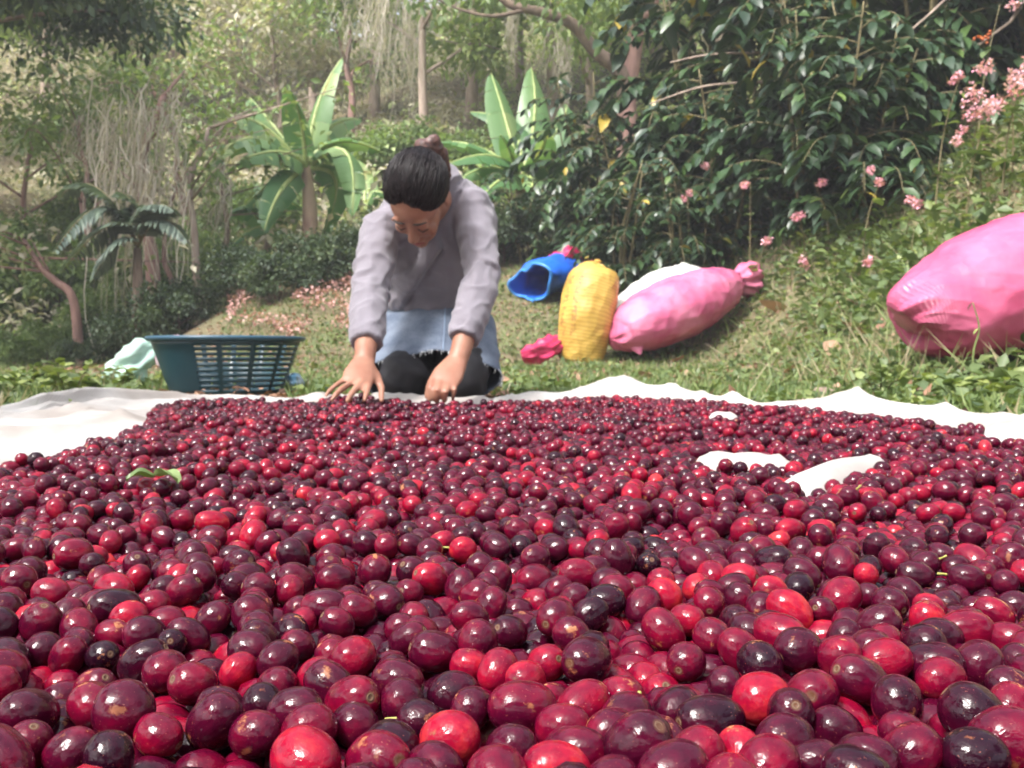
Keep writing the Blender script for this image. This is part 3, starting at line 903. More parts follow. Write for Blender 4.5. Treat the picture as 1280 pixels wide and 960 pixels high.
    for q in range(420):
        aa = rgs.uniform(-2.0, 2.0)
        zz = float(np.interp(abs(aa + (.10 if aa > 0 else -.0)), HA, HZ)) + rgs.uniform(-.03, .45) ** 1.0
        rr_ = math.sqrt(max(.02, 1 - min(zz, .98) ** 2)); d0 = Vector((math.sin(aa) * rr_, -math.cos(aa) * rr_, zz)).normalized()
        pts = []
        for k in range(9):
            f = k / 8 * rgs.uniform(.7, 1.0); d = d0.slerp(kdir, f) if d0.angle(kdir) < 3.0 else d0
            w = (hrot @ d).normalized()
            hit = hbv.ray_cast(hcen + w * .30, -w, .30)
            if hit[0] is None: break
            pts.append(hit[0] + w * (.0006 + .0016 * math.sin(math.pi * k / 8) * rgs.uniform(.3, 1.4)))
        if len(pts) > 3: stb.add(*tube(pts, [.0006] + [.0011] * (len(pts) - 2) + [.0007], 4, round_=(False, False)))
    sm_ = stb.mesh('hair_strands')
    so_ = done('hair_strands', sm_, plain('dark_strands', (0.014, 0.009, 0.010), (0.004, 0.003, 0.004), scale=70, rough=.45, spec=.3), ho)
    so_['kind'] = 'stuff'
    kb = MB(); kc = H(*knot_l)
    for k in range(7):
        an = k * 0.9
        c = kc + hrot @ Vector((.020 * math.cos(an), .012 * math.sin(k * 2.1) + .01, .018 * math.sin(an)))
        kb.add(*ball(c, (.019, .016, .017), None, 3))
    kb.add(*tube([kc, kc + Vector((.03, .035, .0)), kc + Vector((.045, .06, -.05))], [.024, .02, .010], 12))
    knot = fuse(kb, 0.004, 3)
    displace(knot, lambda co, n: 0.003 * noise.noise(co * 130))
    flow(knot)
    km = plain('brown_hair', (0.12, 0.055, 0.045), (0.035, 0.02, 0.02), scale=60, rough=0.5, stretch=(1, 3, 1))
    ko = done('hair_knot', knot, km, ho)
    # ---- sweatshirt
    sb = MB()
    hem = P0 + axis * .105
    tors = [(.105, .158, .104), (.15, .160, .106), (.22, .155, .104), (.30, .162, .106), (.37, .166, .096), (TL - .015, .135, .072), (TL + .025, .078, .062)]
    sb.add(*tube([P0 + axis * t for t, a, b2 in tors], [(a, b2) for t, a, b2 in tors], 30,
                 side=[side0, side0, side0, side0.lerp(side1, .4), side0.lerp(side1, .8), side1, side1], round_=(False, True)))
    for (s_, e_, c_, sg) in ((SL, EL, CL, -1), (SR, ER, CR, 1)):
        inner = P0 + axis * (TL - .075) + side1 * (sg * .06)
        fa = e_.lerp(c_, .5)
        sb.add(*tube([inner, s_, s_.lerp(e_, .35), s_.lerp(e_, .75), e_, fa, e_.lerp(c_, .85)], [.070, .058, .053, .049, .047, .045, .042], 20, round_=(True, False)))
        sb.add(*tube([e_.lerp(c_, .80), e_.lerp(c_, .86), c_], [.042, .0405, .0385], 20, round_=(False, False)))
    sw = fuse(sb, 0.0048, 3)
    arms = [(SL, EL), (EL, CL), (SR, ER), (ER, CR), (P0 + axis * .1, P1)]
    bf = bone_field(arms)
    f0 = at(556, 300, 2.47); f1 = at(499, 386, 2.60)          # the diagonal fold across the front
    fd = (f1 - f0).normalized(); fn_ = Vector((0, -1, 0)); fs = fd.cross(fn_).normalized()
    if fs.x > 0: fs = -fs
    front = Vector((0, -.8, -.6))
    def folds(co, n):
        i, t, d = bf(co)
        v = 0.0
        if i < 4:
            a, b2 = arms[i]; ax = (b2 - a).normalized()
            L = (co - a).dot(ax)
            rel = co - a - ax * L
            ang = math.atan2(rel.x, -rel.y)
            nz = noise.noise(co * 13 + Vector((i * 5.0, 1, 7)))
            bend = math.exp(-((t - (1 if i in (0, 2) else 0)) / .35) ** 2)
            amp = (0.0022 + 0.0040 * bend) * max(0.0, 0.35 + 1.3 * nz)
            ph = L * (95 + 40 * math.sin(i * 2.0)) + 3.4 * math.sin(ang + i * 1.3) + 4.5 * noise.noise(co * 9)
            if i in (1, 3) and t > .8: amp = 0.0012; ph = ang * 38
            v += amp * math.sin(ph) + 0.005 * noise.noise(Vector((ang * 1.2, L * 14, i * 3.0)))
        else:
            w = max(0.0, n.dot(front))
            s = (co - f0).dot(fs); l = (co - f0).dot(fd) / (f1 - f0).length
            if -0.15 < l < 1.15 and w > 0:
                step = 1 / (1 + math.exp(-s / 0.003))
                g = math.exp(-(max(s, 0) / 0.06) ** 2)
                v += 0.022 * step * g * w * min(1, max(0, (l + .15) / .3)) * min(1, max(0, (1.15 - l) / .25))
                v -= 0.008 * math.exp(-((s + .004) / 0.007) ** 2) * w
            rel = co - P0; l2 = rel.dot(axis)
            v += 0.006 * noise.noise(Vector((co.x * 26 + l2 * 9, l2 * 7, 2.0))) + 0.004 * math.sin(l2 * 62 + 3 * noise.noise(co * 9)) * (1 if l2 < .24 else .3)
            if l2 < .135: v -= 0.006 * (1 / (1 + math.exp((l2 - .128) / .002)))
        v += 0.0018 * noise.noise(co * 45)
        rn = 1 - abs(noise.noise(Vector((co.x * 16 + co.z * 9, co.y * 14, co.z * 20 - co.x * 8)))) * 2.2
        v += 0.0042 * max(0.0, rn) ** 2 - 0.002
        return v
    displace(sw, folds)
    swm = plain('grey_sweatshirt', (0.200, 0.184, 0.214), (0.168, 0.154, 0.180), scale=7, rough=0.9, bump=0.25, bscale=420, sheen=0.25)
    swo = done('sweatshirt', sw, swm)
    # seams on the shoulders
    seam_m = plain('seam_thread', (0.22, 0.195, 0.25), rough=0.9)
    dg = None
    # ---- denim skirt: open tube over the thighs
    secs = [((P0.x, 2.84, .215), (.150, .118)), ((P0.x, 2.76, .205), (.160, .122)), ((P0.x + .002, 2.66, .150), (.166, .108)), ((P0.x + .004, 2.57, .108), (.170, .088)), ((P0.x + .006, 2.485, .072), (.172, .078))]
    ctr = catmull([s[0] for s in secs], 6); ra = lerp_list([s[1][0] for s in secs], 6); rb = lerp_list([s[1][1] for s in secs], 6)
    V, F = tube(ctr, list(zip(ra, rb)), 72, side=Vector((1, 0, 0)), caps=False)
    kk = MB()
    nrow = len(ctr); W = []
    for i in range(nrow):
        for k in range(72):
            v = Vector(V[i * 72 + k]); c = Vector(ctr[i])
            a = 2 * math.pi * k / 72; f = i / (nrow - 1)
            v += (v - c) * (0.05 * f * math.sin(a * 5 + 1) + 0.035 * noise.noise(v * 22))
            if i == nrow - 1:
                v += Vector((0, -0.012 * noise.noise(Vector((a * 9, 0, 0))), 0.006 * noise.noise(Vector((a * 14, 3, 0)))))
            W.append(v)
    kk.add(W, F)
    dm, nt, b = new_mat('washed_denim')
    tc = nt.nodes.new('ShaderNodeTexCoord')
    no = nt.nodes.new('ShaderNodeTexNoise'); no.inputs['Scale'].default_value = 13.0; no.inputs['Detail'].default_value = 6
    n2 = nt.nodes.new('ShaderNodeTexNoise'); n2.inputs['Scale'].default_value = 260.0
    nt.links.new(tc.outputs['Object'], no.inputs['Vector']); nt.links.new(tc.outputs['Object'], n2.inputs['Vector'])
    rp = ramp_node(nt, [(0.35, (0.075, 0.10, 0.15)), (0.65, (0.17, 0.205, 0.265))])
    ad = nt.nodes.new('ShaderNodeMath'); ad.operation = 'MULTIPLY_ADD'; ad.inputs[1].default_value = 0.35
    sb2 = nt.nodes.new('ShaderNodeMath'); sb2.operation = 'SUBTRACT'; sb2.inputs[1].default_value = 0.5
    nt.links.new(n2.outputs['Fac'], sb2.inputs[0]); nt.links.new(sb2.outputs[0], ad.inputs[0]); nt.links.new(no.outputs['Fac'], ad.inputs[2])
    nt.links.new(ad.outputs[0], rp.inputs['Fac']); nt.links.new(rp.outputs['Color'], b.inputs['Base Color'])
    b.inputs['Roughness'].default_value = 0.9
    sk = done('skirt', kk.mesh('skirt'), dm)
    so = sk.modifiers.new('thickness', 'SOLIDIFY'); so.thickness = 0.004; so.offset = 1
    # centre seam and frayed hem threads
    top_k = [k for k in range(72) if 0 < k < 36]
    kcen = 18
    row = lambda i, k: Vector(W[i * 72 + k % 72])
    def outw(i, k, h): 
        v = row(i, k); c = Vector(ctr[i]); return v + (v - c).normalized() * h
    # find the ring index that faces up
    kup = max(range(72), key=lambda k: row(10, k).z)
    sm = MB(); sm.add(*tube([outw(i, kup, .0045) for i in range(4, nrow)], .0028, 6))
    done('seam', sm.mesh('seam'), plain('denim_seam', (0.20, 0.26, 0.36), rough=.9), sk)
    fr = MB(); rg = random.Random(4)
    for _ in range(90):
        k = kup + rg.randint(-17, 17)
        a = outw(nrow - 1, k, .003) + Vector((rg.uniform(-.006, .006), 0, 0))
        b2 = a + Vector((rg.uniform(-.004, .004), -rg.uniform(.003, .008), -rg.uniform(.003, .012)))
        fr.add(*tube([a, a.lerp(b2, .5) + Vector((0, -.002, 0)), b2], .0007, 4))
    done('frayed_hem', fr.mesh('frayed_hem'), plain('white_thread', (0.62, 0.64, 0.66), rough=.9), sk)['kind'] = 'stuff'
    # ---- leggings
    lb = MB()
    for (h_, k_) in ((HL, KL), (HR, KR)):
        lb.add(*tube([h_, h_.lerp(k_, .45), h_.lerp(k_, .8), k_], [.082, .078, .070, .066], 22))
        lb.add(*tube([k_ + Vector((0, .0, -.008)), Vector((k_.x, 2.60, .062)), Vector((h_.x, 2.80, .05))], [.062, .060, .042], 18))
    lg = fuse(lb, 0.008, 3)
    displace(lg, lambda co, n: 0.003 * math.sin(co.x * 30 + co.z * 90 + 3 * noise.noise(co * 14)) + 0.002 * noise.noise(co * 40))
    done('leggings', lg, plain('black_leggings', (0.008, 0.007, 0.011), (0.005, 0.0045, 0.007), scale=12, rough=0.75, bump=.2, bscale=300))
build_woman()
# ------------------------------------------------------------------ sacks, basket and other things
def sack_mesh(name, path, prof, mat, seg=48, per=10, side=(0, 0, 1), wrinkle=0.014, seed=0, gather=None, flat=0.0):
    """stuffed woven sack: path points, prof = (a, b) half sizes at the path points; uv along and round; gather = radial pleats near the ends"""
    P = catmull(path, per); A = lerp_list([p[0] for p in prof], per); B = lerp_list([p[1] for p in prof], per)
    # round the radius profile
    def smooth(L):
        L = list(L)
        for _ in range(4): L = [L[0]] + [(L[i - 1] + 2 * L[i] + L[i + 1]) / 4 for i in range(1, len(L) - 1)] + [L[-1]]
        return L
    A = smooth(A); B = smooth(B)
    V, F = tube(P, list(zip(A, B)), seg, side=Vector(side), caps=True, round_=(False, False))
    n = len(P); ln = [0.0]
    for i in range(1, n): ln.append(ln[-1] + (P[i] - P[i - 1]).length)
    W = [Vector(v) for v in V]
    for i in range(n):
        for k in range(seg):
            v = W[i * seg + k]; c = P[i]; d = v - c
            a = 2 * math.pi * k / seg; f = i / (n - 1)
            dd = wrinkle * noise.noise(Vector((math.cos(a) * 1.6, math.sin(a) * 1.6, ln[i] * 5)) + Vector((seed * 7.7, 0, 0)))
            dd += wrinkle * 0.5 * noise.noise(v * 14 + Vector((seed, 3, 1)))
            rn = 1 - abs(noise.noise(Vector((a * 1.5 + 1.3 * ln[i] * 4, ln[i] * 4.2 - a * .6, seed * 3.3)))) * 2.6
            rn2 = 1 - abs(noise.noise(Vector((a * 2.8 - 2.0 * ln[i] * 4, ln[i] * 9.0 + a, seed * 5.1)))) * 2.6
            dd += wrinkle * (.8 * max(0, rn) ** 2 + .45 * max(0, rn2) ** 2) * (1 if f > .02 else 0) - wrinkle * .3
            if gather:
                for (g0, w, amp, fr) in gather:
                    dd += amp * math.exp(-((f - g0) / w) ** 2) * math.sin(a * fr + seed + 2 * noise.noise(Vector((a, f * 6, seed))))
            W[i * seg + k] = v + d.normalized() * dd if d.length > 1e-6 else v
    me = MB().add(W, F).mesh(name, mat)
    uv = me.uv_layers.new(name='UVMap')
    C = 2 * math.pi * max(A)
    for pl in me.polygons:
        ks = []
        for li in pl.loop_indices:
            vi = me.loops[li].vertex_index
            if vi < n * seg: ks.append((li, vi // seg, vi % seg))
            else: ks.append((li, 0 if vi == n * seg else n - 1, 0))
        kk = [k for _, _, k in ks]
        wrap = max(kk) - min(kk) > seg / 2
        for li, i, k in ks:
            uv.data[li].uv = (((k + seg) if wrap and k < seg / 2 else k) / seg * C, ln[i])
    return me

def yellow_print(nt, tc, col):
    """faded brown print: columns of broken lettering on the yellow sacking"""
    sep = nt.nodes.new('ShaderNodeSeparateXYZ'); nt.links.new(tc.outputs['UV'], sep.inputs[0])
    total = None
    for (c, w) in ((0.12, 0.030), (0.21, 0.018)):
        s = nt.nodes.new('ShaderNodeMath'); s.operation = 'SUBTRACT'; s.inputs[1].default_value = c + PRINT_U
        nt.links.new(sep.outputs['X'], s.inputs[0])
        ab = nt.nodes.new('ShaderNodeMath'); ab.operation = 'ABSOLUTE'; nt.links.new(s.outputs[0], ab.inputs[0])
        lt = nt.nodes.new('ShaderNodeMath'); lt.operation = 'LESS_THAN'; lt.inputs[1].default_value = w
        nt.links.new(ab.outputs[0], lt.inputs[0])
        if total is None: total = lt.outputs[0]
        else:
            ad = nt.nodes.new('ShaderNodeMath'); ad.operation = 'MAXIMUM'; nt.links.new(total, ad.inputs[0]); nt.links.new(lt.outputs[0], ad.inputs[1]); total = ad.outputs[0]
    wv = nt.nodes.new('ShaderNodeTexNoise'); wv.inputs['Scale'].default_value = 34.0; wv.inputs['Detail'].default_value = 1.0
    mp = nt.nodes.new('ShaderNodeMapping'); mp.inputs['Scale'].default_value = (0.7, 1.2, 1); nt.links.new(tc.outputs['UV'], mp.inputs[0]); nt.links.new(mp.outputs[0], wv.inputs['Vector'])
    gt = nt.nodes.new('ShaderNodeMath'); gt.operation = 'GREATER_THAN'; gt.inputs[1].default_value = 0.5; nt.links.new(wv.outputs['Fac'], gt.inputs[0])
    y0 = nt.nodes.new('ShaderNodeMath'); y0.operation = 'COMPARE'; y0.inputs[1].default_value = 0.36; y0.inputs[2].default_value = 0.19; nt.links.new(sep.outputs['Y'], y0.inputs[0])
    m1 = nt.nodes.new('ShaderNodeMath'); m1.operation = 'MULTIPLY'; nt.links.new(total, m1.inputs[0]); nt.links.new(gt.outputs[0], m1.inputs[1])
    m2 = nt.nodes.new('ShaderNodeMath'); m2.operation = 'MULTIPLY'; nt.links.new(m1.outputs[0], m2.inputs[0]); nt.links.new(y0.outputs[0], m2.inputs[1])
    m3 = nt.nodes.new('ShaderNodeMath'); m3.operation = 'MULTIPLY'; m3.inputs[1].default_value = 0.6; nt.links.new(m2.outputs[0], m3.inputs[0])
    mx = nt.nodes.new('ShaderNodeMix'); mx.data_type = 'RGBA'; mx.inputs[7].default_value = (0.26, 0.10, 0.035, 1)
    nt.links.new(m3.outputs[0], mx.inputs['Factor']); nt.links.new(col, mx.inputs[6])
    # coarse tape lines of the open weave
    w = nt.nodes.new('ShaderNodeTexWave'); w.bands_direction = 'Y'; w.inputs['Scale'].default_value = 14.0; w.inputs['Distortion'].default_value = 3.0; w.inputs['Detail'].default_value = 3.0
    nt.links.new(tc.outputs['UV'], w.inputs['Vector'])
    r = ramp_node(nt, [(0.25, (0.72, 0.66, 0.5)), (0.5, (1, 1, 1))]); nt.links.new(w.outputs['Fac'], r.inputs['Fac'])
    m4 = nt.nodes.new('ShaderNodeMix'); m4.data_type = 'RGBA'; m4.blend_type = 'MULTIPLY'; m4.inputs['Factor'].default_value = 0.65
    nt.links.new(mx.outputs[2], m4.inputs[6]); nt.links.new(r.outputs['Color'], m4.inputs[7])
    return m4.outputs[2]
PRINT_U = 0.55

def build_things():
    pink = weave_mat('pink_sacking', (0.70, 0.15, 0.29), (0.56, 0.07, 0.18), rough=0.27, scale=60.0, transl=0.08, ribs=.4)
    rose = weave_mat('pale_pink_sacking', (0.74, 0.22, 0.36), (0.62, 0.10, 0.24), rough=0.27, scale=60.0, transl=0.08, ribs=.5)
    pale = weave_mat('white_sacking_used', (0.80, 0.79, 0.76), (0.66, 0.64, 0.60), rough=0.4, scale=60.0, transl=0.1)
    yel = weave_mat('yellow_sacking', (0.66, 0.44, 0.10), (0.50, 0.31, 0.06), rough=0.45, scale=60.0, transl=0.08, stripes=yellow_print)
    def rel(pts, base): return [Vector(p) - Vector(base) for p in pts]
    # --- big pink sack on the right bank
    b0 = Vector((1.75, 3.45, zg(1.75, 3.45)))
    t = thing('sack', 'large stuffed bright pink woven sack lying alone on the grass bank', 'sack', b0)
    pts = [at(1131, 405, 3.40), at(1146, 392, 3.40), at(1185, 385, 3.44), at(1235, 366, 3.50), at(1300, 352, 3.56), at(1360, 338, 3.62), at(1405, 322, 3.66), at(1440, 312, 3.7)]
    pf = [(.05, .07), (.125, .16), (.195, .22), (.235, .26), (.265, .28), (.245, .26), (.12, .13), (.05, .06)]
    me = sack_mesh('cloth', rel(pts, b0), pf, pink, 128, 20, (0, 0, 1), 0.009, 1, [(0.06, .07, .012, 7), (.93, .08, .02, 11)])
    place('cloth', me, t)
    ru, rf = tube(rel([at(1438, 312, 3.7), at(1462, 304, 3.72), at(1480, 300, 3.72)], b0), [.05, .09, .11], 26, round_=(False, False))
    ru = [v + Vector((0, 0, .02 * math.sin(i * 2.4))) for i, v in enumerate(ru)]
    place('tied_neck', MB().add(ru, rf).mesh('tied_neck', pink), t)
    # --- yellow sack standing
    b1 = at(726, 449, 6.3); b1.z = zg(b1.x, b1.y) - 0.01
    t = thing('sack', 'stuffed yellow woven sack with faded brown print standing upright on the grass', 'sack', b1)
    pts = [at(725, 456, 6.3), at(726, 449, 6.3), at(728, 430, 6.3), at(733, 400, 6.3), at(738, 370, 6.33), at(743, 347, 6.35), at(745, 335, 6.36), at(747, 329, 6.36)]
    pf = [(.11, .10), (.148, .13), (.165, .15), (.180, .165), (.182, .168), (.165, .155), (.11, .10), (.03, .03)]
    place('cloth', sack_mesh('cloth', rel(pts, b1), pf, yel, 96, 14, (1, 0, 0), 0.007, 2, [(1.0, .08, .012, 9)]), t)
    tf = MB(); rg = random.Random(3)
    top = at(747, 330, 6.36) - b1
    for k in range(14):
        a = rg.uniform(0, 6.28); d = Vector((math.cos(a) * rg.uniform(.01, .03), math.sin(a) * .02, rg.uniform(.005, .025)))
        tf.add(*tube([top, top + d * .6 + Vector((0, 0, .015)), top + d], [.006, .005, .002], 5))
    place('tied_neck', tf.mesh('tied_neck', plain('yellow_twine', (.7, .42, .08), rough=.6)), t)
    # --- pink sack lying behind it
    b2 = at(840, 430, 6.5); b2.z = zg(b2.x, b2.y)
    t = thing('sack', 'stuffed pink woven sack lying on its side beside the yellow sack, neck tied', 'sack', b2)
    pts = [at(763, 424, 6.22), at(775, 420, 6.24), at(800, 406, 6.3), at(840, 388, 6.5), at(875, 372, 6.7), at(900, 360, 6.85), at(914, 355, 6.95), at(922, 353, 7.0)]
    pf = [(.03, .10), (.11, .17), (.185, .23), (.215, .25), (.20, .24), (.15, .18), (.085, .09), (.06, .06)]
    place('cloth', sack_mesh('cloth', rel(pts, b2), pf, rose, 110, 16, (0, 0, 1), 0.009, 3, [(0.02, .08, .02, 5), (.95, .07, .018, 10)]), t)
    nk = sack_mesh('tied_neck', rel([at(918, 354, 6.98), at(928, 352, 7.02), at(938, 350, 7.06), at(945, 351, 7.08)], b2), [(.055, .05), (.10, .09), (.125, .10), (.10, .08)], rose, 40, 5, (0, 0, 1), 0.012, 5, [(.7, .5, .03, 8)])
    place('tied_neck', nk, t)
    er = MB(); er.add(*tube(rel([at(792, 424, 6.2), at(797, 435, 6.15), at(800, 442, 6.14)], b2), [(.08, .03), (.045, .016), (.012, .008)], 12))
    place('corner', er.mesh('corner', rose), t)
    # --- white sack behind the pink one
    b3 = at(810, 425, 6.75); b3.z = zg(b3.x, b3.y)
    t = thing('sack', 'white woven sack lying under and behind the pink sack beside the yellow one', 'sack', b3)
    pts = [at(764, 418, 6.45), at(775, 408, 6.5), at(800, 388, 6.6), at(832, 368, 6.75), at(858, 352, 6.9), at(876, 345, 7.0)]
    place('cloth', sack_mesh('cloth', rel(pts, b3), [(.04, .08), (.12, .15), (.17, .2), (.18, .2), (.13, .16), (.05, .06)], pale, 48, 9, (0, 0, 1), 0.015, 6), t)
    # --- empty blue plastic sack with an open mouth, a pink one bundled in it
    b4 = at(690, 374, 8.6); b4.z = zg(b4.x, b4.y)
    t = thing('open_sack', 'empty blue plastic sack lying on the slope, round mouth gaping open', 'sack', b4)
    blue = plain('blue_plastic', (0.015, 0.13, 0.62), (0.012, 0.09, 0.50), scale=5, rough=0.35, bump=.2, bscale=40)
    zc4 = lambda p: max(p.z, 0)
    mp = catmull(rel([at(664, 352, 8.35), at(676, 347, 8.45), at(692, 343, 8.6), at(708, 341, 8.8), at(722, 342, 8.95)], b4), 6)
    ra = lerp_list([.24, .225, .21, .19, .13], 6); rb = lerp_list([.145, .155, .16, .15, .10], 6)
    sd = Vector((.88, -.1, .46))
    V, F = tube(mp, list(zip(ra, rb)), 44, side=sd, caps=False)
    V = [v + Vector((noise.noise(v * 6), noise.noise(v * 6 + Vector((5, 0, 0))), noise.noise(v * 6 + Vector((0, 7, 0))))) * .05 + Vector((0, 0, -.02 * abs(noise.noise(v * 13)))) for v in V]
    o = place('cloth', MB().add(V, F).mesh('cloth', blue), t)
    so = o.modifiers.new('thickness', 'SOLIDIFY'); so.thickness = 0.006
    cf = MB(); ring = [Vector(V[k]) for k in range(44)] + [Vector(V[0])]
    cf.add(*tube([p + Vector((0, -.004, 0)) for p in ring], .013, 8, caps=False))
    place('mouth_hem', cf.mesh('mouth_hem', plain('pale_blue_plastic', (0.05, .26, .75), rough=.35)), t)
    b5 = at(712, 350, 8.8)
    b5.z = zg(b5.x, b5.y)
    pts = [at(688, 328, 8.65), at(700, 325, 8.7), at(715, 326, 8.8), at(728, 338, 8.9), at(733, 352, 8.9)]
    deep = weave_mat('magenta_sacking', (0.62, 0.03, 0.13), (0.45, 0.02, 0.09), rough=0.35, scale=60.0, transl=0.15)
    me = sack_mesh('crumpled_sack', rel(pts, b5), [(.03, .05), (.075, .12), (.09, .15), (.08, .14), (.04, .07)], deep, 40, 8, (0, 0, 1), 0.05, 8, [(.5, .5, .016, 7)])
    tag(place('crumpled_sack', me, None, b5), 'crumpled magenta sack heaped on top of the blue open sack', 'sack')
    # --- crumpled pink sack at the foot of the yellow one
    b6 = at(677, 452, 6.25); b6.z = zg(b6.x, b6.y)
    pts = [at(652, 446, 6.2), at(662, 443, 6.2), at(676, 440, 6.22), at(690, 434, 6.28), at(700, 428, 6.34)]
    me = sack_mesh('crumpled_sack', rel(pts, b6), [(.03, .05), (.055, .09), (.06, .10), (.065, .1), (.05, .07)], deep, 40, 8, (0, 0, 1), 0.03, 9, [(.5, .5, .012, 6)])
    tag(place('crumpled_sack', me, None, b6), 'empty crumpled pink sack on the grass at the foot of the yellow sack', 'sack')
    # --- mint sack behind the basket
    b7 = at(165, 482, 3.75); b7.z = zg(b7.x, b7.y)
    mint = weave_mat('mint_sacking', (0.42, 0.66, 0.55), (0.55, 0.70, 0.62), rough=0.4, scale=60.0, transl=0.15)
    pts = [at(138, 492, 3.65), at(150, 475, 3.68), at(164, 458, 3.7), at(178, 445, 3.75), at(190, 438, 3.8), at(200, 436, 3.85)]
    me = sack_mesh('sack', rel(pts, b7), [(.05, .04), (.06, .05), (.055, .05), (.05, .045), (.05, .045), (.02, .02)], mint, 40, 8, (0, 0, 1), 0.02, 12, [(.4, .5, .012, 5)])
    tag(place('sack', me, None, b7), 'pale mint green sack slumped behind the plastic basket', 'sack')
    # --- scrap of white and blue wrapper
    b8 = at(368, 485, 3.3); b8.z = zg(b8.x, b8.y)
    me = sack_mesh('wrapper', rel([at(362, 480, 3.3), at(369, 476, 3.3), at(378, 481, 3.32)], b8), [(.012, .015), (.024, .02), (.008, .012)], plain('wrapper', (.75, .78, .8), (.15, .4, .62), scale=22, rough=.3), 20, 6, (0, 0, 1), 0.014, 13)
    tag(place('wrapper', me, None, b8), 'scrap of white and blue wrapper beside the basket', 'litter')
    # --- plastic basket
    c = Vector((at(284, 470, 3.2).x, 3.2, 0.0)); c.z = zg(c.x, c.y) + .002
    t = thing('basket', 'dark teal plastic basket with slotted sides standing behind the heap', 'basket', c)
    teal = plain('teal_plastic', (0.010, 0.046, 0.064), (0.007, 0.034, 0.050), scale=5, rough=0.36, bump=.05, bscale=60)
    Ht = .190; r0, r1 = .172, .240
    nr = 9; seg = 168
    # panels of slots with solid ribs; wall left solid towards the left in place of slots that look closed
    rows = [.012]
    for k in range(nr):
        z0 = .024 + k * .0170; rows += [z0, z0 + .0072]
    rows += [Ht - .008]
    V = []; F = []
    def R_(z): return r0 + (r1 - r0) * (z / Ht) ** .92
    for z in rows:
        for k in range(seg):
            a = 2 * math.pi * k / seg; V.append((R_(z) * math.cos(a), R_(z) * math.sin(a), z))
    for i in range(len(rows) - 1):
        slot_row = i % 2 == 1
        for k in range(seg):
            a = math.degrees(2 * math.pi * (k + .5) / seg) % 360          # 270 faces the camera
            rib = (k % 12) >= 10
            solid = 168 < a < 262 
            if slot_row and not rib and not solid: continue
            k2 = (k + 1) % seg
            F.append((i * seg + k, i * seg + k2, (i + 1) * seg + k2, (i + 1) * seg + k))
    o = place('wall', MB().add(V, F).mesh('wall', teal), t)
    so = o.modifiers.new('thickness', 'SOLIDIFY'); so.thickness = 0.004; so.offset = 0
    prof = [(r1 - .006, Ht - .012), (r1 + .010, Ht - .010), (r1 + .018, Ht - .002), (r1 + .014, Ht + .005), (r1 + .002, Ht + .006), (r1 - .008, Ht + .001)]
    def lathe(prof, seg=96, close=True):
        V = []; F = []
        m = len(prof)
        for k in range(seg):
            a = 2 * math.pi * k / seg
            for (r, z) in prof: V.append((r * math.cos(a), r * math.sin(a), z))
        for k in range(seg):
            k2 = (k + 1) % seg
            for j in range(m if close else m - 1):
                j2 = (j + 1) % m
                F.append((k * m + j, k2 * m + j, k2 * m + j2, k * m + j2))
        return V, F
    place('rim', MB().add(*lathe(prof)).mesh('rim', plain('teal_rim', (0.030, 0.085, 0.13), (0.022, .068, .11), scale=6, rough=.35)), t)
    place('foot', MB().add(*lathe([(.0005, .010), (r0 + .002, .010), (r0 + .004, .016), (r0 + .001, .0), (r0 - .006, 0), (r0 - .008, .004), (.0005, .004)])).mesh('foot', teal), t)
    # cloth inside showing over the rim
    b9 = Vector((c.x - .19, 3.20, c.z + .10))
    me = sack_mesh('rag', [Vector((0, -.05, 0)), Vector((-.012, -.02, .06)), Vector((-.006, .01, .082)), Vector((.02, .04, .08)), Vector((.05, .06, .02))], [(.015, .02), (.018, .02), (.018, .018), (.018, .02), (.012, .012)],
                   plain('pinkish_cloth', (.62, .50, .55), (.45, .2, .27), scale=9, rough=.8), 28, 6, (0, 0, 1), 0.012, 15)
    tag(place('rag', me, None, b9), 'pinkish white rag inside the basket, peeping over its rim', 'cloth')
    # --- stone on the grass by the sheet
    sx = at(1030, 490, 2.75); sx.z = zg(sx.x, sx.y)
    V, T = ico(3); W = []
    for v in V:
        q = Vector(v); k = 1 + .25 * noise.noise(q * 1.7 + Vector((4, 4, 4))); W.append((q.x * .042 * k, q.y * .035 * k, q.z * .028 * k + .016))
    tag(place('stone', MB().add(W, [tuple(f) for f in T]).mesh('stone', plain('brown_stone', (.30, .22, .17), (.20, .14, .11), scale=30, rough=.9, bump=.4, bscale=90)), None, sx), 'small brown stone lying at the edge of the white sheet', 'stone')
    # --- green leaves dropped on the heap
    lm = leaf_mat('fresh_leaf', [(0, (.10, .16, .05)), (1, (.22, .30, .11))], .4, .15)
    for (px, py, Y, ln_, rz, lab, tint) in ((208, 602, 0.80, .030, 2.6, 'pale green torn leaf lying on the cherries near the left edge', .8), (176, 604, 0.81, .022, .4, 'small dark green leaf tucked among the cherries beside the pale leaf', .1)):
        p = at(px, py, Y); near = CH_P[np.argmin(np.hypot(CH_P[:, 0] - p.x, CH_P[:, 1] - p.y))]
        zz = max(CH_P[np.hypot(CH_P[:, 0] - p.x, CH_P[:, 1] - p.y) < .016][:, 2]) + .008
        gx = 9; V = []; F = []
        for i in range(gx):
            f = i / (gx - 1); w = .36 * math.sin(math.pi * min(1, f * .92 + .06)) ** .8
            for j in range(5):
                s = (j - 2) / 2
                V.append(((f - .5) * ln_, s * w * ln_ * .75, .004 * abs(s) + .004 * math.sin(f * 4) + .0015 * math.sin(9 * s + f * 7)))
        for i in range(gx - 1):
            for j in range(4): F.append((i * 5 + j, (i + 1) * 5 + j, (i + 1) * 5 + j + 1, i * 5 + j + 1))
        me = MB().add(V, F).mesh('leaf', lm)
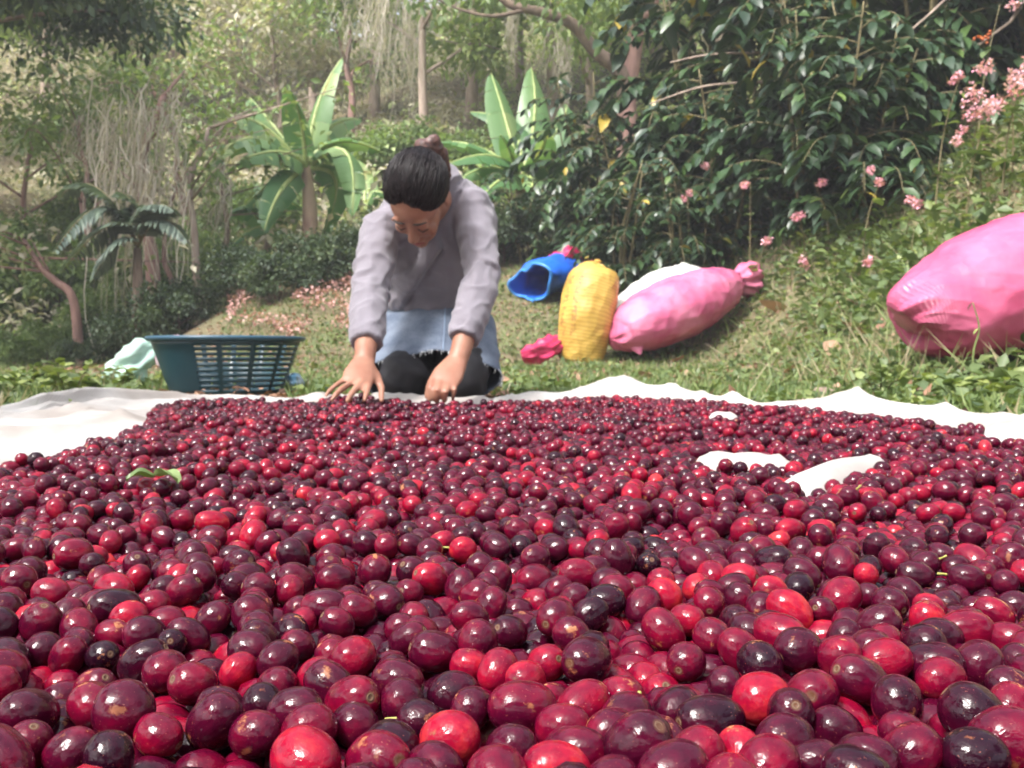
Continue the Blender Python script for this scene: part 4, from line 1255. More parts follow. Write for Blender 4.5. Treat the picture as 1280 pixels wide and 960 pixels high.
        a = me.attributes.new('tint', 'FLOAT', 'POINT'); a.data.foreach_set('value', [tint] * len(V))
        tag(place('fallen_leaf', me, None, (p.x, p.y, zz), (.2, -.25, rz)), lab, 'leaf')
build_things()
# ------------------------------------------------------------------ plants
BARK = plain('grey_brown_bark', (0.24, 0.175, 0.13), (0.12, 0.085, 0.065), scale=14, rough=0.95, bump=0.6, bscale=50, stretch=(1, 1, 0.25))
PALE_BARK = plain('pale_bark', (0.42, 0.33, 0.27), (0.25, 0.19, 0.155), scale=10, rough=0.95, bump=0.5, bscale=40, stretch=(1, 1, 0.3))
PINK_BARK = plain('reddish_bark', (0.34, 0.20, 0.17), (0.20, 0.12, 0.10), scale=12, rough=0.95, bump=0.5, bscale=40, stretch=(1, 1, 0.3))
TWIG = plain('green_twig', (0.19, 0.16, 0.075), (0.12, 0.10, 0.05), scale=30, rough=0.8)
LM = {
    'coffee': leaf_mat('coffee_leaf', [(0, (.018, .038, .022)), (.5, (.032, .066, .028)), (.85, (.060, .115, .032)), (.97, (.13, .19, .045)), (1, (.36, .27, .045))], .36, .14, .6),
    'dark': leaf_mat('dark_leaf', [(0, (.028, .048, .032)), (.6, (.060, .098, .045)), (1, (.13, .175, .07))], .5, .28),
    'mid': leaf_mat('mid_leaf', [(0, (.10, .155, .062)), (.5, (.18, .26, .10)), (1, (.31, .38, .14))], .55, .38),
    'light': leaf_mat('light_leaf', [(0, (.15, .23, .075)), (.5, (.26, .36, .12)), (1, (.42, .49, .18))], .55, .42),
    'dry': leaf_mat('dry_scrub_leaf', [(0, (.24, .22, .16)), (.4, (.43, .40, .31)), (.60, (.52, .48, .36)), (.68, (.30, .36, .16)), (1, (.36, .46, .20))], .7, .32),
    'banana': leaf_mat('banana_leaf', [(0, (.07, .17, .065)), (.6, (.155, .28, .11)), (.9, (.28, .38, .16)), (1, (.42, .27, .10))], .38, .35),
    'frond': leaf_mat('palm_frond', [(0, (.085, .12, .10)), (1, (.20, .26, .20))], .4, .15),
    'grass': leaf_mat('grass_blade', [(0, (.07, .12, .04)), (.45, (.14, .21, .065)), (.76, (.25, .30, .11)), (.84, (.34, .28, .17)), (1, (.50, .43, .30))], .55, .3),
    'weed': leaf_mat('weed_leaf', [(0, (.05, .085, .035)), (.55, (.125, .18, .06)), (1, (.30, .35, .11))], .5, .3),
    'pink': leaf_mat('pink_petal', [(0, (.64, .25, .36)), (1, (.84, .56, .64))], .5, .3),
    'dull_pink': leaf_mat('faded_petal', [(0, (.30, .13, .11)), (.5, (.50, .27, .25)), (1, (.66, .42, .40))], .6, .2),
    'fallen': leaf_mat('fallen_leaf', [(0, (.16, .075, .048)), (.6, (.28, .15, .09)), (1, (.40, .25, .17))], .7, .1),
    'moss': leaf_mat('hanging_moss', [(0, (.34, .30, .26)), (1, (.62, .57, .52))], .9, .35),
}

def sphere_dirs(rng, n):
    v = rng.normal(size=(n, 3)); return nrm(v)

def clumps(rng, centers, radii, per, size, asp=0.5, tint=(0, 1), droop=0.3, tv=D2_V, tt=D2_T, flat=0.8):
    """leaf clumps: leaves spread through a ball round each centre, facing outwards and up"""
    C = np.asarray(centers, float); R = np.broadcast_to(np.asarray(radii, float), (len(C),))
    n = len(C) * per
    d = sphere_dirs(rng, n)
    rr = rng.random(n) ** 0.45
    c = np.repeat(C, per, 0); r = np.repeat(R, per)
    off = d * (r * rr)[:, None]; off[:, 2] *= flat
    pos = c + off
    dirs = d * 0.8 + rng.normal(0, .5, (n, 3)); dirs[:, 2] -= droop
    nn = np.tile([0, 0, 1.0], (n, 1)) + rng.normal(0, .45, (n, 3))
    L = size * rng.uniform(.65, 1.25, n)
    tn = np.clip(np.repeat(rng.random(len(C)), per) * .5 + rng.random(n) * .5, 0, 1) * (tint[1] - tint[0]) + tint[0]
    return scatter(pos, dirs, nn, L, L * asp, tn, tv, tt)

def branches(rng, H, spread, r0, limbs=7, lean=(0, 0), first=.35, sub=3, wob=.06):
    """trunk and limbs in local space; returns tubes and tips"""
    tubes = []; tips = []
    tp = []
    for i in range(7):
        f = i / 6
        tp.append(Vector((lean[0] * f * f * H + rng.normal(0, wob) * H * .35 * f, lean[1] * f * f * H + rng.normal(0, wob) * H * .35 * f, f * H * .82 - .12 * (i == 0))))
    tr = catmull(tp, 3)
    rad = [r0 * (1.25 if i == 0 else 1) * (1 - .75 * i / (len(tr) - 1)) for i in range(len(tr))]
    tubes.append((tr, rad, 9))
    for k in range(limbs):
        f = first + (1 - first) * (k + .4) / limbs
        i = min(len(tr) - 1, int(f * (len(tr) - 1))); b = tr[i]
        a = k * 2.4 + rng.uniform(-.5, .5)
        ln = spread * rng.uniform(.7, 1.1) * (1.05 - .45 * f)
        out = Vector((math.cos(a), math.sin(a), 0))
        p = [b, b + out * ln * .35 + Vector((0, 0, ln * .25)), b + out * ln * .7 + Vector((rng.normal(0, .08) * ln, rng.normal(0, .08) * ln, ln * .45)), b + out * ln + Vector((0, 0, ln * .5 + rng.normal(0, .1) * ln))]
        pl = catmull(p, 3); rr = rad[i] * .55
        tubes.append((pl, [rr * (1 - .8 * j / (len(pl) - 1)) for j in range(len(pl))], 6))
        tips += [pl[-1], pl[6]]
        for s in range(sub):
            j = rng.integers(3, len(pl)); q = pl[j]
            dv = Vector((rng.normal(), rng.normal(), rng.uniform(.0, .9))).normalized() * ln * rng.uniform(.3, .55)
            tubes.append(([q, q + dv * .5 + Vector((0, 0, .03)), q + dv], [rr * .4, rr * .28, rr * .12], 5))
            tips += [q + dv, q + dv * .55]
    tips += [tr[-1]]
    return tubes, tips

def tube_mesh(name, tubes, mat):
    mb = MB()
    for (p, r, sg) in tubes: mb.add(*tube(p, r, sg, round_=(False, False)))
    return mb.mesh(name, mat)

def tree_kind(seed, H, spread, r0, leaf, mat, bark, per, size, clump, lean=(0, 0), limbs=7, first=.35, asp=.5, sub=3, tint=(0, 1), droop=.3):
    rng = np.random.default_rng(seed)
    tb, tips = branches(rng, H, spread, r0, limbs, lean, first, sub)
    tm = tube_mesh('trunk', tb, bark)
    cm = leaf_mesh('crown', [clumps(rng, [t[:] for t in tips], clump * rng.uniform(.7, 1.25, len(tips)), per, size, asp, tint, droop)], LM[mat])
    return tm, cm

def put_tree(name, kind, loc, rz, sc, label, cat='tree', group=None):
    t = thing(name, label, cat, loc, (0, 0, rz), group)
    t.scale = (sc, sc, sc)
    place('trunk', kind[0], t); place('crown', kind[1], t)
    return t

# ---- coffee shrubs
def coffee_kind(seed, H=2.3, stems=4, leafL=.17, n_lat=16):
    rng = np.random.default_rng(seed)
    tubes = []; pos = []; dr = []; nn = []; LL = []; tn = []
    for s in range(stems):
        a = rng.uniform(0, 6.28); tip = Vector((math.cos(a) * rng.uniform(.15, .5), math.sin(a) * rng.uniform(.15, .5), H * rng.uniform(.8, 1.05)))
        st = catmull([Vector((math.cos(a) * .05, math.sin(a) * .05, -.1)), tip * .5 + Vector((rng.normal(0, .05), rng.normal(0, .05), 0)), tip], 8)
        tubes.append((st, [.022 * (1 - .7 * i / (len(st) - 1)) for i in range(len(st))], 7))
        for k in range(n_lat):
            f = .12 + .88 * (k + .5) / n_lat
            b = st[min(len(st) - 1, int(f * (len(st) - 1)))]
            aa = k * 2.0 + rng.uniform(-.5, .5); ln = rng.uniform(.55, .95) * (1.1 - .45 * f)
            out = Vector((math.cos(aa), math.sin(aa), 0))
            br = catmull([b, b + out * ln * .4 + Vector((0, 0, .10 * ln)), b + out * ln * .75 + Vector((0, 0, .02)), b + out * ln + Vector((0, 0, -.22 * ln))], 4)
            tubes.append((br, [.007 * (1 - .7 * i / (len(br) - 1)) for i in range(len(br))], 5))
            m = int(ln / .055)
            for j in range(2, m + 1):
                g = j / m; q = br[min(len(br) - 1, int(g * (len(br) - 1)))]; q2 = br[min(len(br) - 1, int(g * (len(br) - 1)) + 1)]
                tdir = (q2 - br[max(0, int(g * (len(br) - 1)) - 1)]).normalized()
                sd = tdir.cross(Vector((0, 0, 1))).normalized()
                for sg in (-1, 1):
                    d = sd * sg * .9 + tdir * .55 + Vector((rng.normal(0, .2), rng.normal(0, .2), -.35 + rng.normal(0, .25)))
                    pos.append(q[:]); dr.append(d[:]); nn.append((rng.normal(0, .3), rng.normal(0, .3), 1)); LL.append(leafL * rng.uniform(.6, 1.2)); tn.append(rng.beta(2, 2.5) if rng.random() > .012 else 1.0)
    LL = np.array(LL)
    return tube_mesh('stem', tubes, TWIG), leaf_mesh('foliage', [scatter(pos, dr, nn, LL, LL * .43, tn, L8_V, L8_T)], LM['coffee'])

def build_coffee():
    kinds = [coffee_kind(1), coffee_kind(2, 2.0, 5), coffee_kind(3, 2.6, 4, .19), coffee_kind(4, 1.5, 6, .14, 9)]
    spots = [  # px, Y, kind, scale, turn, label
        (742, 9.6, 0, .80, .2, 'coffee shrub at the downhill end of the row, behind the blue sack'),
        (800, 9.0, 1, .95, 1.1, 'rounded coffee shrub behind the yellow sack'),
        (870, 9.2, 2, 1.15, 2.1, 'tall coffee shrub rising behind the lying pink sack'),
        (905, 8.2, 1, .85, 4.0, 'lower coffee shrub just uphill of the tied pink sack neck'),
        (960, 8.4, 2, 1.2, 3.0, 'tall dark coffee shrub in the middle of the row on the bank'),
        (1010, 7.4, 0, .95, 5.0, 'coffee shrub above the pink flowers on the bank'),
        (1060, 8.6, 2, 1.25, .6, 'tall coffee shrub at the back of the bank under the bare twigs'),
        (1085, 6.9, 1, .85, 2.6, 'drooping coffee shrub with large glossy leaves over the bank'),
        (1150, 7.6, 0, 1.1, 1.7, 'coffee shrub hung with a spray of red fruit'),
        (1215, 8.4, 2, 1.1, 4.4, 'coffee shrub highest on the bank behind the pink blossoms'),
        (1290, 7.6, 1, 1.1, 5.5, 'coffee shrub at the upper edge of the bank beyond the big pink sack'),
        (700, 10.6, 3, .6, 3.3, 'small dark coffee shrub below the banana clump'),
        (655, 10.2, 3, .58, .9, 'small dark coffee shrub beside the kneeling person'),
        (775, 8.3, 3, .75, 2.2, 'low coffee bush skirting the foot of the row by the sacks'),
        (850, 7.9, 3, .70, 4.7, 'low coffee bush skirting the grass above the lying pink sack'),
    ]
    for (px, Y, k, sc, rz, lab) in spots:
        x = (px - 640) / FPX * Y
        t = thing('coffee_shrub', lab, 'shrub', (x, Y, zg(x, Y)), (0, 0, rz), 'coffee shrubs on the bank')
        t.scale = (sc, sc, sc)
        place('stem', kinds[k][0], t); place('foliage', kinds[k][1], t)
        if 'red fruit' in lab:
            fm = plain('red_fruit', (.55, .05, .03), (.62, .22, .05), scale=40, rough=.3)
            inv = t.matrix_basis.inverted()
            rg = random.Random(7); fv, ft = ball((0, 0, 0), .0105 / sc, None, 2); fme = MB().add(fv, ft).mesh('fruit', fm)
            for i in range(26):
                f = rg.random(); p = at(1205 + 40 * f, 60 - 20 * f, 6.95) + Vector((rg.gauss(0, .012), rg.gauss(0, .03), rg.gauss(0, .018)))
                place('fruit', fme, t, inv @ p)
            tw = [inv @ at(1195, 66, 6.95), inv @ at(1225, 55, 6.97), inv @ at(1262, 28, 7.0), inv @ at(1290, -10, 7.1)]
            place('bare_twig', tube_mesh('bare_twig', [(tw, [.006, .008, .011, .013], 6)], PALE_BARK), t)
    # bare shoots sticking out of the shrubs
    shoots = [((812, 130, 8.3), (880, 108, 8.0), (955, 102, 7.8), (1010, 96, 7.9), 'bare pale shoot reaching out of the coffee shrub row, lowest of three'),
              ((838, 78, 8.2), (890, 68, 8.0), (975, 64, 7.9), (1030, 50, 8.0), 'bare pale shoot reaching over the coffee shrub row, topmost of three'),
              ((1136, 40, 6.9), (1165, 15, 7.0), (1190, -8, 7.1), (1220, -30, 7.3), 'straight bare shoot slanting up out of the dark coffee shrub')]
    for a, b, c, d, lab in shoots:
        p = [at(*a), at(*b), at(*c), at(*d)]; base = p[-1].copy()
        me = tube_mesh('bare_shoot', [(catmull([q - base for q in p], 5), lerp_list([.006, .009, .012, .015], 5), 6)], PALE_BARK)
        tag(place('bare_shoot', me, None, base), lab, 'branch', 'bare shoots among the coffee shrubs')
build_coffee()

# ---- banana plants
def banana_leaf(rng, base, mid, tip, width, torn=.5, roll=0.0, dry=0.0):
    """blade along a curved midrib, torn between the veins; returns (V,T,tint) and midrib tube"""
    n = 26
    P = [Vector(base), Vector(mid), Vector(tip)]
    L = []
    for i in range(n + 1):
        t = i / n; L.append((1 - t) ** 2 * P[0] + 2 * t * (1 - t) * P[1] + t * t * P[2])
    V = []; T = []; A = []
    def rowpt(i, s, k):
        t = i / n; c = L[i]
        tg = (L[min(i + 1, n)] - L[max(i - 1, 0)]).normalized()
        sd = tg.cross(Vector((0, 0, 1)))
        if sd.length < .15: sd = Vector((1, 0, 0))
        sd = (sd.normalized() * math.cos(roll) + tg.cross(sd.normalized()) * math.sin(roll))
        up = sd.cross(tg).normalized()
        w = width * 1.15 * (math.sin(math.pi * min(1, .10 + .9 * t) ** .8) ** .55) * (0 if t < .14 else 1)
        return c + sd * (s * w * .5) + up * (.10 * w * abs(s) - .28 * w * s * s + k)
    for sg in (-1, 1):
        i = 3
        while i < n:
            m = min(n, i + int(rng.integers(1, 5) if rng.random() < torn else 6))
            dk = rng.normal(0, .02) * torn * 2; ds = rng.normal(0, .5)
            tint0 = np.clip(rng.normal(.45, .2) + dry, 0, 1)
            for j in range(i, m):
                o = len(V)
                for jj in (j, j + 1):
                    for s in (0.0, .5, 1.0):
                        q = rowpt(jj, sg * s, dk * s)
                        if jj == m and s > 0 and m < n: q = q.lerp(rowpt(jj - 1, sg * s, dk * s), .22 * s)
                        q.z -= s * s * abs(ds) * .03 * torn
                        V.append(q[:]); A.append(tint0 + (.25 if s == 0 else 0))
                for s in range(2):
                    T += [(o + s, o + s + 1, o + 4 + s), (o + s, o + 4 + s, o + 3 + s)]
            i = m
    mr = (L[::3] + [L[-1]], [.035 * (1 - .85 * i / len(L[::3])) for i in range(len(L[::3]) + 1)], 6)
    return (np.array(V), np.array(T), np.clip(np.array(A), 0, 1)), mr

def build_bananas():
    rib = plain('banana_midrib', (.36, .42, .16), (.24, .32, .10), scale=12, rough=.5)
    stemm = plain('banana_stem', (.30, .24, .15), (.17, .10, .07), scale=7, rough=.7, stretch=(1, 1, .4))
    def plant(name, lab, Y, basepx, crownpx, leaves, r=.09, seed=0):
        rng = np.random.default_rng(seed)
        bx = at(basepx[0], basepx[1], Y); bz = zg(bx.x, Y); base = Vector((bx.x, Y, bz))
        t = thing(name, lab, 'banana', base)
        cr = at(crownpx[0], crownpx[1], Y) - base
        place('stem', tube_mesh('stem', [(catmull([Vector((0, 0, -.1)), cr * .5 + Vector((.03, 0, 0)), cr], 5), lerp_list([r * 1.2, r, r * .6], 5), 12)], stemm), t)
        for (m, e, w, torn, dy, dry) in leaves:
            b = cr + Vector((rng.normal(0, .02), rng.normal(0, .02), -.05))
            md = at(m[0], m[1], Y + dy * .5) - base; tp = at(e[0], e[1], Y + dy) - base
            ctrl = 2 * md - .5 * b - .5 * tp
            (lv, lt, la), mr = banana_leaf(rng, b, ctrl, tp, w, torn, rng.normal(0, .35), dry)
            lf = place('leaf', tri_mesh('leaf', lv, lt, LM['banana'], True, {'tint': la}), t)
            place('midrib', tube_mesh('midrib', [mr], rib), lf)
    plant('banana_plant', 'banana plant with spreading torn leaves on the slope behind the basket', 10.6, (386, 330), (382, 205),
          [((398, 130), (428, 72), .34, .15, .3, 0), ((376, 150), (362, 112), .40, .3, -.5, -.2), ((340, 155), (312, 122), .30, .6, .3, .1), ((330, 158), (288, 150), .34, .6, -.2, 0),
           ((318, 172), (256, 212), .36, .8, -.4, .05), ((322, 196), (282, 222), .26, .8, .6, .3), ((420, 178), (476, 190), .36, .8, .2, .1), ((432, 190), (440, 272), .36, .2, -.3, 0),
           ((345, 225), (295, 268), .30, .6, .7, -.3), ((330, 178), (268, 188), .30, .9, .1, .05), ((410, 160), (452, 150), .28, .7, .5, .1), ((352, 190), (300, 200), .30, .9, -.6, .0), ((420, 228), (400, 300), .30, .4, .6, -.3), ((350, 240), (330, 290), .28, .5, -.7, -.3)], .085, 1)
    plant('banana_plant', 'banana plant with tall upright leaves at the end of the coffee shrub row', 11.6, (650, 330), (650, 215),
          [((632, 150), (614, 92), .40, .05, .4, -.1), ((668, 150), (664, 84), .40, .05, .8, -.1), ((600, 185), (545, 178), .36, .5, .2, -.2), ((640, 195), (626, 168), .22, .1, -.6, .1),
           ((676, 190), (682, 165), .30, .1, -.6, .1), ((695, 165), (708, 130), .32, .2, .3, 0), ((700, 195), (728, 190), .30, .5, .5, -.1), ((610, 210), (575, 225), .3, .5, -.4, -.2), ((665, 225), (660, 245), .22, .3, -1.2, .1), ((615, 195), (560, 205), .34, .6, -.8, -.3), ((690, 205), (740, 215), .34, .5, -.6, -.3), ((625, 225), (590, 262), .34, .6, -1.0, -.3), ((640, 160), (588, 140), .34, .5, .6, -.3)], .09, 2)
    plant('banana_plant', 'small banana plant half hidden below the larger one, low leaves', 11.4, (330, 345), (335, 290),
          [((310, 262), (278, 272), .34, .5, -.3, -.3), ((350, 255), (378, 262), .34, .5, .2, -.3), ((320, 285), (284, 312), .30, .5, -.5, -.3), ((355, 290), (372, 322), .28, .5, .3, -.3), ((332, 250), (322, 228), .26, .2, .4, .2)], .06, 3)
    plant('banana_plant', 'young banana plant beside the kneeling person, two drooping leaves', 12.4, (455, 345), (458, 268),
          [((436, 244), (408, 262), .34, .4, 0, -.1), ((470, 240), (498, 262), .34, .4, 0, -.1), ((455, 230), (446, 200), .3, .2, .4, 0)], .06, 4)
build_bananas()

# ---- blue-green palm fronds on the left
def build_palm():
    Y = 8.6
    base = Vector((at(172, 360, Y).x, Y, 0)); base.z = zg(base.x, Y)
    t = thing('palm', 'young palm with arching blue green fronds under the mossy tree', 'palm', base)
    rng = np.random.default_rng(5)
    cr = at(172, 310, Y) - base
    place('stem', tube_mesh('stem', [([Vector((0, 0, -.1)), cr * .6, cr], [.06, .05, .035], 9)], BARK), t)
    for (m, e) in (((130, 258), (70, 312)), ((140, 280), (78, 340)), ((122, 235), (76, 246)), ((170, 262), (150, 240)), ((200, 275), (232, 300)), ((150, 300), (118, 345)), ((190, 262), (215, 262))):
        md = at(m[0], m[1], Y - .1) - base; tp = at(e[0], e[1], Y - .3 + rng.normal(0, .3)) - base
        P = [cr, 2 * md - .5 * cr - .5 * tp, tp]
        L = [(1 - k) ** 2 * P[0] + 2 * k * (1 - k) * P[1] + k * k * P[2] for k in [i_ / 39 for i_ in range(40)]]
        pos = []; dr = []; nn = []; ll = []
        for i in range(5, 40):
            tg = (L[i] - L[i - 1]).normalized(); sd = tg.cross(Vector((0, 0, 1))).normalized()
            for sg in (-1, 1):
                d = sd * sg + tg * .7 + Vector((0, 0, -.45))
                pos.append(L[i][:]); dr.append((d + Vector((rng.normal(0, .08), rng.normal(0, .08), 0)))[:]); nn.append((0, 0, 1)); ll.append(.26 * math.sin(math.pi * (.15 + .8 * i / 40)))
        ll = np.array(ll)
        f = place('frond', leaf_mesh('frond', [scatter(pos, dr, nn, ll, .035, rng.random(len(pos)), L8_V, L8_T)], LM['frond']), t)
        place('midrib', tube_mesh('midrib', [(L[::4] + [L[-1]], [.012 * (1 - .08 * k) for k in range(len(L[::4]) + 1)], 5)], TWIG), f)
build_palm()

# ---- trees
def build_trees():
    K = {}
    K['dark'] = tree_kind(21, 5.0, 2.3, .11, None, 'dark', BARK, 130, .125, .50, (0, 0), 9, .66, .5)
    K['scrub'] = tree_kind(22, 2.6, 1.3, .055, None, 'mid', PINK_BARK, 40, .10, .36, (.12, 0), 6, .4, .5, 2)
    K['airy'] = tree_kind(23, 6.5, 2.6, .13, None, 'mid', PALE_BARK, 110, .17, .75, (.05, 0), 8, .40, .5)
    K['light'] = tree_kind(24, 5.5, 2.4, .10, None, 'light', PALE_BARK, 100, .17, .7, (-.08, 0), 8, .35, .5)
    K['dry'] = tree_kind(25, 4.0, 2.0, .08, None, 'dry', PALE_BARK, 60, .16, .55, (.1, 0), 9, .3, .5, 3)
    K['tall'] = tree_kind(26, 9.0, 3.0, .16, None, 'dark', PALE_BARK, 120, .22, .95, (.03, 0), 8, .5, .5)
    K['bush'] = tree_kind(27, 1.1, .75, .03, None, 'dark', BARK, 60, .095, .26, (0, 0), 9, .1, .55, 3)
    K['lbush'] = tree_kind(28, 1.2, .8, .03, None, 'mid', BARK, 50, .11, .28, (0, 0), 9, .1, .55, 3)
    def at_ground(px, Y):
        x = (px - 640) / FPX * Y
        return (x, Y, zg(x, Y) - .03)
    # the dark spreading tree, upper left
    put_tree('tree', K['dark'], at_ground(-88, 9.4), .4, 1.12, 'dark leaved spreading tree whose crown hangs over the left of the clearing')
    put_tree('tree', K['dark'], at_ground(-70, 12.5), 2.3, 1.2, 'dark leaved tree draped with grey moss behind the young palm')
    put_tree('tree', K['dark'], at_ground(-210, 8.2), 4.0, 1.0, 'dark leaved tree at the far side of the mossy tree, outermost')
    # stems of the tangled thicket by the palm
    sk = [((198, 372, 10.0), (190, 325, 10.0), (184, 290, 10.1), (178, 200, 10.3), (205, 120, 10.4), .085, 'reddish leaning trunk in the thicket behind the basket'),
          ((252, 395, 9.6), (246, 345, 9.6), (243, 290, 9.6), (238, 225, 9.7), (262, 160, 9.8), .050, 'pale upright trunk in the thicket behind the basket'),
          ((100, 402, 9.2), (92, 376, 9.2), (70, 352, 9.2), (52, 335, 9.2), (30, 300, 9.3), .050, 'slanting bare trunk left of the thicket, leaning outwards'),
          ((283, 355, 10.6), (282, 320, 10.6), (284, 280, 10.6), (276, 220, 10.7), (290, 150, 10.8), .040, 'thin dark trunk between the thicket and the banana plant'),
          ((228, 390, 10.2), (214, 350, 10.2), (205, 320, 10.2), (215, 250, 10.3), (250, 190, 10.3), .035, 'thin crossing trunk bent across the reddish leaning trunk'),
          ((225, 235, 9.9), (243, 205, 9.9), (262, 178, 9.9), (290, 150, 9.9), (330, 140, 9.9), .022, 'tan dead branch arching out of the thicket towards the banana plant')]
    for i, s in enumerate(sk):
        p = [at(*q) for q in s[:5]]
        if i < 5: p[0].z = zg(p[0].x, p[0].y) - .05
        base = p[0].copy(); rng = np.random.default_rng(60 + i)
        main = catmull([q - base for q in p], 5)
        tb = [(main, [s[5] * (1 - .6 * k / (len(main) - 1)) for k in range(len(main))], 9)]
        tips = []
        for k in range(7):
            j = rng.integers(len(main) // 2, len(main)); q = main[j]
            d = Vector((rng.normal(0, .5), rng.normal(0, .4), rng.uniform(-.1, .5)))
            tb.append(([q, q + d * .5, q + d], [s[5] * .3, s[5] * .2, s[5] * .08], 5)); tips.append(q + d); tips.append(q + d * .6)
        t = thing('dead_branch' if i == 5 else 'tree', s[6], 'branch' if i == 5 else 'tree', base)
        place('trunk', tube_mesh('trunk', tb, [PINK_BARK, PALE_BARK, PINK_BARK, BARK, PINK_BARK, PALE_BARK][i]), t)
        place('crown', leaf_mesh('crown', [clumps(rng, [q[:] for q in tips], .24, (4 if i >= 4 else 14), .10, .5)], LM['mid' if i % 2 else 'dry']), t)
    # the forked tree right of centre
    b = at(782, 250, 12.6); b.z = zg(b.x, b.y); 
    t = thing('tree', 'brown forked tree with one long limb arching to the left over the banana plants', 'tree', b)
    R = lambda *q: at(*q) - b
    trunk = catmull([Vector((0, 0, -.1)), R(784, 180, 12.6), R(784, 120, 12.6), R(792, 60, 12.6), R(796, 20, 12.7), R(786, -40, 12.8)], 5)
    limb = catmull([R(783, 135, 12.6), R(775, 90, 12.5), R(745, 65, 12.4), R(715, 30, 12.3), R(672, 14, 12.2), R(635, 4, 12.2), R(600, -30, 12.2)], 5)
    fork = catmull([R(795, 32, 12.6), R(812, 14, 12.5), R(830, -12, 12.5), R(850, -50, 12.5)], 4)
    twg = catmull([R(660, 12, 12.2), R(615, 20, 12.1), R(570, 10, 12.1), R(530, -10, 12.1)], 4)
    rng = np.random.default_rng(77)
    place('trunk', tube_mesh('trunk', [(trunk, lerp_list([.17, .14, .12, .115, .09, .06], 5), 12), (fork, lerp_list([.06, .05, .045, .03], 4), 9)], PINK_BARK), t)
    place('limb', tube_mesh('limb', [(limb, lerp_list([.105, .10, .085, .075, .06, .05, .03], 5), 10), (twg, lerp_list([.03, .022, .016, .008], 4), 6)], BARK), t)
    tips = [trunk[-1], fork[-1], limb[-1], twg[-1]] + [Vector((rng.normal(0, 1.6), rng.normal(0, 1), 5.2 + rng.normal(0, .5))) for _ in range(22)] + [R(rng.uniform(480, 900), rng.uniform(-70, 12), 12.5 + rng.normal(0, .8)) for _ in range(24)]
    place('crown', leaf_mesh('crown', [clumps(rng, [q[:] for q in tips], .5, 70, .15, .5)], LM['mid']), t)
    # slender trunks of the wood behind
    mids = [(533, 15.5, 'light', 0.9, 0.3, 'slender pale trunked tree behind the kneeling person'), (588, 17.5, 'airy', .95, 1.5, 'tall airy tree above the upright banana leaves'),
            (690, 17.0, 'airy', .9, 2.9, 'tall airy tree standing behind the arching limb'), (735, 15.6, 'light', .85, 4.2, 'leaning light green tree between the arching limb and the coffee shrubs'),
            (650, 20.0, 'light', 1.1, 5.1, 'light green tree higher up the slope behind the banana clump'), (470, 18.5, 'tall', .75, .9, 'dark tall tree hung with moss uphill of the banana plant'),
            (820, 17.5, 'airy', .95, 3.8, 'airy tree at the top of the coffee bank'), (900, 16.0, 'tall', .7, 2.0, 'dark tree behind the tallest coffee shrubs'), (1010, 15.0, 'airy', .9, 1.2, 'airy tree far behind the middle of the coffee row'),
            (1130, 14.0, 'tall', .65, 3.0, 'dark tree far up the bank behind the fruiting coffee shrub'), (1250, 13.0, 'airy', .8, .5, 'airy tree above the pink blossoms on the bank'),
            (395, 22.0, 'tall', .65, 2.2, 'dark tree on the ridge above the banana plant'), (300, 24.0, 'dry', 1.3, 1.0, 'dry tan tree on the upper slope, sparse leaves'), (225, 21.0, 'dry', 1.2, 3.0, 'dry tan tree on the slope right of the dark crown'),
            (355, 19.0, 'dry', 1.0, 4.1, 'dry tan tree on the middle slope above the banana plant'), (150, 25.0, 'dry', 1.4, 5.2, 'dry tan tree high on the slope behind the mossy tree'), (430, 26.0, 'light', 1.1, .3, 'light green tree near the ridge between dry trees'),
            (60, 22.0, 'light', 1.0, 2.7, 'light green tree on the slope behind the dark spreading crown'), (25, 14.0, 'scrub', 1.1, 1.0, 'slim sapling behind the palm'), (110, 13.2, 'scrub', 1.2, 2.0, 'slim sapling among the hanging moss'), (235, 14.5, 'scrub', 1.3, 3.0, 'slim sapling up the slope from the thicket'), (440, 16.5, 'scrub', 1.4, 1.9, 'slim sapling above the young banana plant'), (-60, 18.0, 'light', .9, 3.4, 'light green tree beside the pale field on the far left'), (-190, 14.0, 'light', .9, 1.4, 'light green tree beyond the outermost dark tree'), (-300, 12.0, 'airy', .8, 2.4, 'airy tree at the far side of the clearing past the dark trees')]
    for (px, Y, k, sc, rz, lab) in mids: put_tree('tree', K[k], at_ground(px, Y), rz, sc, lab, 'tree', 'trees of the wooded hillside')
    # ridge trees
    rng = np.random.default_rng(90)
    for i in range(24):
        if i in (3, 7, 8, 10, 13, 14): continue
        px = -150 + i * 66 + rng.normal(0, 12); Y = rng.uniform(27, 34)
        put_tree('tree', K[['airy', 'light', 'dry', 'airy', 'tall'][i % 5]], at_ground(px, Y), rng.uniform(0, 6), rng.uniform(.7, 1.1),
                 ['airy green tree standing along the ridge', 'light green tree standing along the ridge', 'dry tan tree standing along the ridge', 'airy green tree standing along the ridge', 'tall dark tree standing along the ridge'][i % 5], 'tree', ['airy', 'light', 'dry', 'airy', 'tall dark'][i % 5] + ' trees along the ridge')
    # trees standing behind the camera, round the rest of the clearing
    for i, (x, y, k, sc) in enumerate(((-5.5, -1.5, 'dark', 1.2), (-4.5, -6, 'airy', 1.0), (.5, -8.5, 'tall', .8), (4.5, -6, 'airy', 1.0), (6.5, -1, 'dark', 1.2), (-7.5, 3.5, 'dark', 1.2), (-1.8, -6.5, 'dark', 1.3), (3.0, -9.5, 'tall', .8))):
        put_tree('tree', K[k], (x, y, zg(x, y) - .03), i * 1.3, sc, 'tree standing round the near side of the clearing', 'tree', 'trees round the near side of the clearing')
